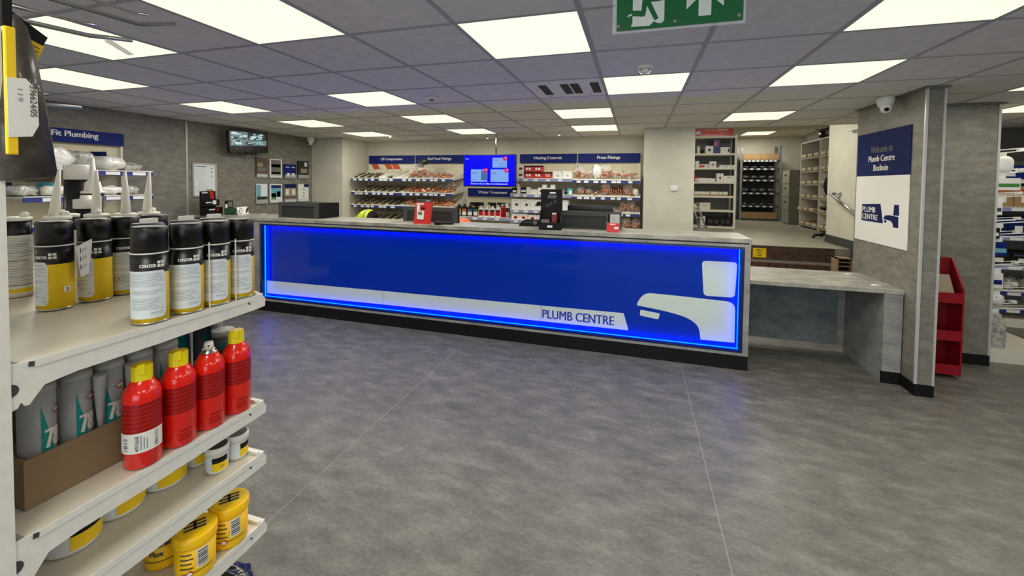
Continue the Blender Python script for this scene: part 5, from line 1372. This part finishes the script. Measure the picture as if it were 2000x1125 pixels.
    MB().lathe([(.027, 0), (.027, .26)], 'can_black', 24).build('can_body', t); MB().lathe([(.03, .26), (.03, .266), (.022, .27), (.019, .295), (.011, .305), (.004, .378)], 'nozzle', 24).build('nozzle_cap', t)
shelf_one()

def shelf_two():
    z = .994; r = .033
    def red(label, y, k):
        t = thing('red_spray_can', label, 'spray can', (-1.007, y, z), math.radians(-35 - 2 * k), 'red spray cans')
        MB().lathe([(r - .003, 0), (r, .004), (r, .146), (r - .001, .155), (r - .005, .165), (r - .011, .174), (.019, .180), (.017, .1815)], 'can_red', 40).build('can_body', t)
        m = MB(); m.patch(r + .0003, -1.6, 1.5, .078, .138, 'can_red_dark', 20); m.build('dark_panel', t)
        m = MB()
        for q in range(6): m.patch(r + .0005, -1.3, 1.2, .084 + q * .0092, .0848 + q * .0092, 'can_orange', 16)
        if k != 0:
            m.patch(r + .0005, .1, .8, .036, .039, 'can_red_dark', 8)
            for q in range(3): m.patch(r + .0005, .0, .75, .016 + q * .006, .018 + q * .006, 'can_red_dark', 8)
        for q in range(8): m.patch(r + .0005, -1.5, -1.0, .02 + q * .007, .0225 + q * .007, 'can_red_dark', 4)
        m.build('print', t)
        if k == 2:
            MB().lathe([(.018, .1815), (.018, .184), (.013, .186), (.013, .190)], 'steel', 24).build('valve_cup', t)
            MB().lathe([(.0105, .19), (.0105, .199), (.009, .207), (.004, .2085)], 'white', 20).build('nozzle', t)
            MB().tube([(.009, 0, .2), (.0112, 0, .2)], .002, 'black', 8).build('nozzle_hole', t)
        else:
            c = MB(); n = 24; prof = [(.0185, .180), (.0185, .212)]
            c.lathe(prof, 'yellow_cap', 12, smooth=False, cap1=False)
            c.lathe([(.0165, .186), (.0165, .2125)], 'yellow', 12, smooth=False)
            c.build('cap', t); MB().box(.010, .0205, -.006, .006, .196, .2165, 'yellow_cap').build('cap_spout', t)
        return t
    a = red('red spray can with a white price label, nearest the viewer', .612, 0)
    m = MB().patch(r + .0012, -1.5, 1.2, .036, .078, 'paper', 22); m.build('price_label', a)
    m = MB(); e = r + .0016
    wrap_text(m, '1B12', 'ink', e, -.72, .043, width=.026, height=.0085, vertical=True, bold=.01); wrap_text(m, '497668', 'ink', e, -.12, .04, width=.032, height=.007, vertical=True, bold=.01)
    wrap_text(m, '3965152', 'ink', e, .82, .041, width=.032, height=.006, vertical=True, bold=.01)
    m.patch(e, -.2, -.17, .042, .07, 'ink_grey', 1) if False else None
    for q in range(3): m.patch(e, -.05 + q * .14, -.0 + q * .14, .042, .072 - q * .004, 'ink_grey', 1)
    m.build('label_print', a)
    red('red spray can with yellow cap, second from the viewer', .686, 1)
    red('red spray can with a bare white nozzle and no cap', .757, 2)
    red('red spray can with yellow cap at the aisle tip of the shelf', .830, 3)
    # cardboard tray holding grey cartridges
    t = thing('cardboard_tray', 'brown cardboard tray holding grey sealant tubes on the second shelf', 'box', (-1.055, .452, z))
    L_ = .33; h = .092
    MB().box(-.003, 0, 0, L_, 0, h, 'card').build('side_wall', t); MB().box(-.30, -.297, 0, L_, 0, h, 'card').build('side_wall', t)
    MB().box(-.297, -.003, 0, .003, 0, h, 'card').build('end_wall', t); MB().box(-.297, -.003, L_ - .003, L_, 0, h, 'card').build('end_wall', t); MB().box(-.297, -.003, .003, L_ - .003, 0, .003, 'card').build('tray_bottom', t)
    for k, y in enumerate((.485, .541, .597, .653, .709)):
        cartridge('silver and teal sealant cartridge in the tray, %s from the shelf post' % ORD[k], (-1.087, y, z + .003), .0255, .218, math.radians((2, -8, -26, -36, -38)[k]), '785', nozzle=False)
        if k in (2, 3):
            n = thing('spare_nozzle', 'grey spare nozzle strapped beside the %s silver cartridge' % ORD[k], 'nozzle', (-1.0625, y - .028, z + .075))
            MB().lathe([(.0035, 0), (.007, .055), (.010, .1), (.011, .125)], 'nozzle_grey', 14).build('cone', n)
    for k, (x, y) in enumerate(((-1.21, .70), (-1.22, .765), (-1.215, .83), (-1.165, .885 - .02))):
        cartridge('dark grey sealant tube behind the red cans, %s from the tray' % ORD[k], (x, y - .0, z), .027, .215, math.radians(-30), 'dark', nozzle=False) if not (x < -1.2 and y < .72) else None
    t = cartridge('grey cartridge with a clear collar behind the capped red can at the aisle tip', (-1.075, .848, z), .025, .2, math.radians(-40), 'dark', nozzle=False)
    n = thing('nozzle_cup', 'white nozzle cup behind the last red can', 'nozzle', (-1.125, .868, z)); MB().lathe([(.012, 0), (.012, .17), (.016, .21), (.018, .213)], 'nozzle_grey', 14).build('cone', n)
shelf_two()

def pots():
    z = .849
    def pot(x, y, r, h, label, lidm, rot, name='paste_pot', group=None):
        t = thing(name, label, 'pot', (x, y, z), rot, group)
        MB().lathe([(r * .86, 0), (r * .9, .004), (r * .92, h * .72)], 'white_gloss', 32).build('pot_body', t)
        MB().lathe([(r, h * .70), (r, h * .96), (r * .94, h)], 'white', 32).build('lid', t)
        MB().lathe([(r * .88, h + .0003), (r * .88, h + .0012)], lidm, 32).build('lid_disc', t)
        e = r * .93
        MB().patch(e, -.5, 1.0, h * .42, h * .64, 'black', 12).build('black_band', t); MB().patch(e, -.5, 1.0, h * .1, h * .42, 'yellow', 12).build('yellow_band', t)
        MB().patch(e, -1.6, -.55, h * .1, h * .62, 'label_white', 10).build('grey_panel', t)
        return t
    a = pot(-1.033, .795, .027, .065, 'small white paste pot with a dark lid, front one, third shelf', 'lid_dark', math.radians(-35))
    m = MB(); wrap_text(m, 'CE', 'ink', .027 * .94, .2, .014, height=.006); m.build('lettering', a)
    pot(-1.033, .852, .027, .065, 'small white paste pot with a dark lid at the aisle tip, third shelf', 'lid_dark', math.radians(5))
    pot(-1.11, .80, .03, .07, 'small white and yellow pot behind the front pot, third shelf', 'lid_dark', math.radians(-20))
    for k, (x, y, ro) in enumerate(((-1.118, .725, -20), (-1.122, .632, -5), (-1.105, .54, 0))):
        t = pot(x, y, .05, .088, 'wide white tub with black and yellow label, %s, third shelf' % ('nearest the small pots', 'middle one', 'nearest the shelf post')[k], 'white', math.radians(ro), 'plastic_tub')
    z = .654
    def tub(x, y, label, ro, big=True):
        r = .0435; h = .106
        t = thing('yellow_tub', label, 'tub', (x, y, z), math.radians(ro), 'yellow tubs')
        MB().lathe([(r * .9, 0), (r * .93, .004), (r * .97, h * .8)], 'tub_yellow', 36).build('tub_body', t)
        MB().lathe([(r + .001, h * .76), (r + .0015, h * .78), (r + .0015, h * .96), (r - .002, h)], 'tub_yellow', 36).build('lid', t)
        MB().lathe([(r * .86, h + .0001), (r * .86, h + .0008)], 'yellow', 32).build('lid_disc', t)
        m = MB(); zz = h + .0012
        for q in range(3): m.add([(-.018 + q * .012, -.022, zz), (-.011 + q * .012, -.022, zz), (-.011 + q * .012, .022, zz), (-.018 + q * .012, .022, zz)], [(0, 1, 2, 3)], 'ink')
        m.add([(-.018, -.003, zz), (.013, -.003, zz), (.013, .003, zz), (-.018, .003, zz)], [(0, 1, 2, 3)], 'ink')
        m.build('lid_mark', t)
        e = r * .975
        if big: MB().patch(e, .05, .62, .03, .075, 'paper', 8).build('barcode_label', t)
        m = MB()
        for q in range(8 if big else 0): m.patch(e + .0004, .1, .57, .034 + q * .0048, .034 + q * .0048 + (.003 if q % 3 else .0018), 'ink', 6)
        for q in range(4 if big else 0): m.patch(e + .0001, -.75, -.1 - .08 * (q % 2), .034 + q * .011, .037 + q * .011, 'ink', 8)
        m.patch(e + .0001, -.7, .9, .081, .083, 'ink', 10)
        m.patch(e + .0001, -.7, .9, .022, .024, 'ink', 10)
        m.build('print', t)
        if big:
          m = MB(); a0 = -.28; d = .009
          m.add([((e + .0003) * math.cos(a0 + u / e), (e + .0003) * math.sin(a0 + u / e), .022 + w) for u, w in ((0, -d), (d, 0), (0, d), (-d, 0))], [(0, 1, 2, 3)], 'red')
          m.add([((e + .0006) * math.cos(a0 + u / e), (e + .0006) * math.sin(a0 + u / e), .022 + w) for u, w in ((0, -d * .7), (d * .7, 0), (0, d * .7), (-d * .7, 0))], [(0, 1, 2, 3)], 'paper'); m.build('hazard_mark', t)
        if not big:
            m = MB(); wrap_text(m, 'Powerflex', 'ink', e + .0005, -.5, .058, width=.055, height=.014, bold=.03); wrap_text(m, 'Flux', 'ink', e + .0005, -.35, .036, width=.028, height=.013, bold=.03); m.build('lettering', t)
        return t
    tub(-1.012, .722, 'yellow tub with dark lid emblem, front one on the fourth shelf', -35)
    tub(-1.014, .812, 'yellow tub with dark lid emblem at the aisle tip of the fourth shelf', -40)
    tub(-1.115, .722, 'yellow flux tub with black lettering behind the front tub', -55, False)
    bag(-1.035, .815, .44, .12, .1, .12, 'bag_dark', 'clear plastic bag of black parts on the lowest visible shelf', name='parts_bag')
pots()

def hooks_and_tool():
    def hook(x, y0, y1, z, label, flag=True, up=.03):
        t = thing('peg_hook', label, 'hook', (x, .385, z))
        a, b = y0 - .385, y1 - .385
        MB().tube([(0, 0, -.005), (0, b - .07, .004), (0, b, up)], .0042, 'galv' if flag or x < -1.1 else 'smoke_grey', 10).build('prong', t)
        MB().tube([(.012, 0, .012), (.012, b - .09, .02), (.012, b - .06, .025)], .0026, 'steel', 8).build('ticket_arm', t)
        B(-.02, .02, -.004, 0, -.02, .03, 'steel').build('back_plate', t)
        if flag: MB().prism([(b - .05, .0), (b - .01, -.016), (b + .0, -.012), (b - .04, .006)], 'x', .006, .0075, 'paper').build('price_flag', t)
    hook(-1.0, .40, .685, 1.92, 'steel peg hook nearest the ceiling above the spray cans', False)
    hook(-1.0, .40, .60, 1.868, 'steel peg hook with a clear price flag above the tool pack', True, .018)
    hook(-1.2, .40, .62, 1.752, 'short white tipped peg hook behind the tool pack', False, .008)
    # the packaged tool hanging by the post
    t = thing('tool_pack', 'black and yellow packaged tool hanging on a hook beside the shelf post', 'tool', (-.985, .4255, 1.592))
    prof = [(-.03, .0), (.040, .003), (.042, .012), (.039, .05), (.032, .13), (.022, .21), (.010, .265), (.0, .278), (-.012, .27), (-.02, .2), (-.03, .1)]
    m = MB(); n = len(prof)
    # tapered pouch: profile across y, with depth in x swelling towards the foot
    ring = []
    for y, zz in prof: ring.append((y, zz))
    def dep(zz): return .012 + .022 * max(0, 1 - zz / .28)
    v = []
    for s, k in ((-1, 1.), (-1, .75), (1, .75), (1, 1.)): pass
    outer = [(0.0, y, zz) for y, zz in prof]
    inn = [(dep(zz), y * .72 + .002, .012 + zz * .93) for y, zz in prof]; inb = [(-dep(zz), y * .72 + .002, .012 + zz * .93) for y, zz in prof]
    v = outer + inn + inb
    fs = [(i, (i + 1) % n, n + (i + 1) % n, n + i) for i in range(n)] + [((i + 1) % n, i, 2 * n + i, 2 * n + (i + 1) % n) for i in range(n)] + [list(range(n, 2 * n)), list(range(2 * n, 3 * n))[::-1]]
    m.add(v, fs, 'pouch', True); m.build('pouch', t)
    B(.036, .043, -.030, -.017, .045, .245, 'yellow').build('yellow_grip', t, .002)
    B(.030, .0365, -.029, -.018, .245, .31, 'black').build('grip_end', t)
    MB().prism([(-.029, .072), (-.002, .076), (.006, .095), (.005, .152), (-.008, .168), (-.029, .165)], 'x', .0435, .0442, 'paper').build('price_label', t)
    m = MB(); put_text(m, '396624/05', 'ink', (.0448, -.004, .158), (0, 0, -1), (0, 1, 0), width=.05, height=.008, bold=.01); put_text(m, '119', 'ink_grey', (.0448, -.018, .15), (0, 0, -1), (0, 1, 0), width=.02, height=.006, bold=0.); m.build('label_print', t)
    MB().prism([(.0, .285), (.045, .255), (.035, .23), (.01, .25)], 'x', -.012, -.01, 'black').build('card_top', t)
    MB().prism([(.01, .25), (.04, .238), (.026, .195), (.008, .235)], 'x', -.0122, -.0098, 'yellow').build('card_flap', t)
    m = MB()
    for k in range(4): m.add([(-.0096, .014 + k * .001, .24 - k * .007), (-.0096, .034 - k * .002, .233 - k * .007), (-.0096, .034 - k * .002, .2315 - k * .007), (-.0096, .014 + k * .001, .2385 - k * .007)], [(0, 1, 2, 3)], 'ink')
    m.build('card_print', t)
    MB().tube([(-.01, .0, .268), (-.01, .0, .272)], .003, 'black', 8).build('eyelet', t)
hooks_and_tool()
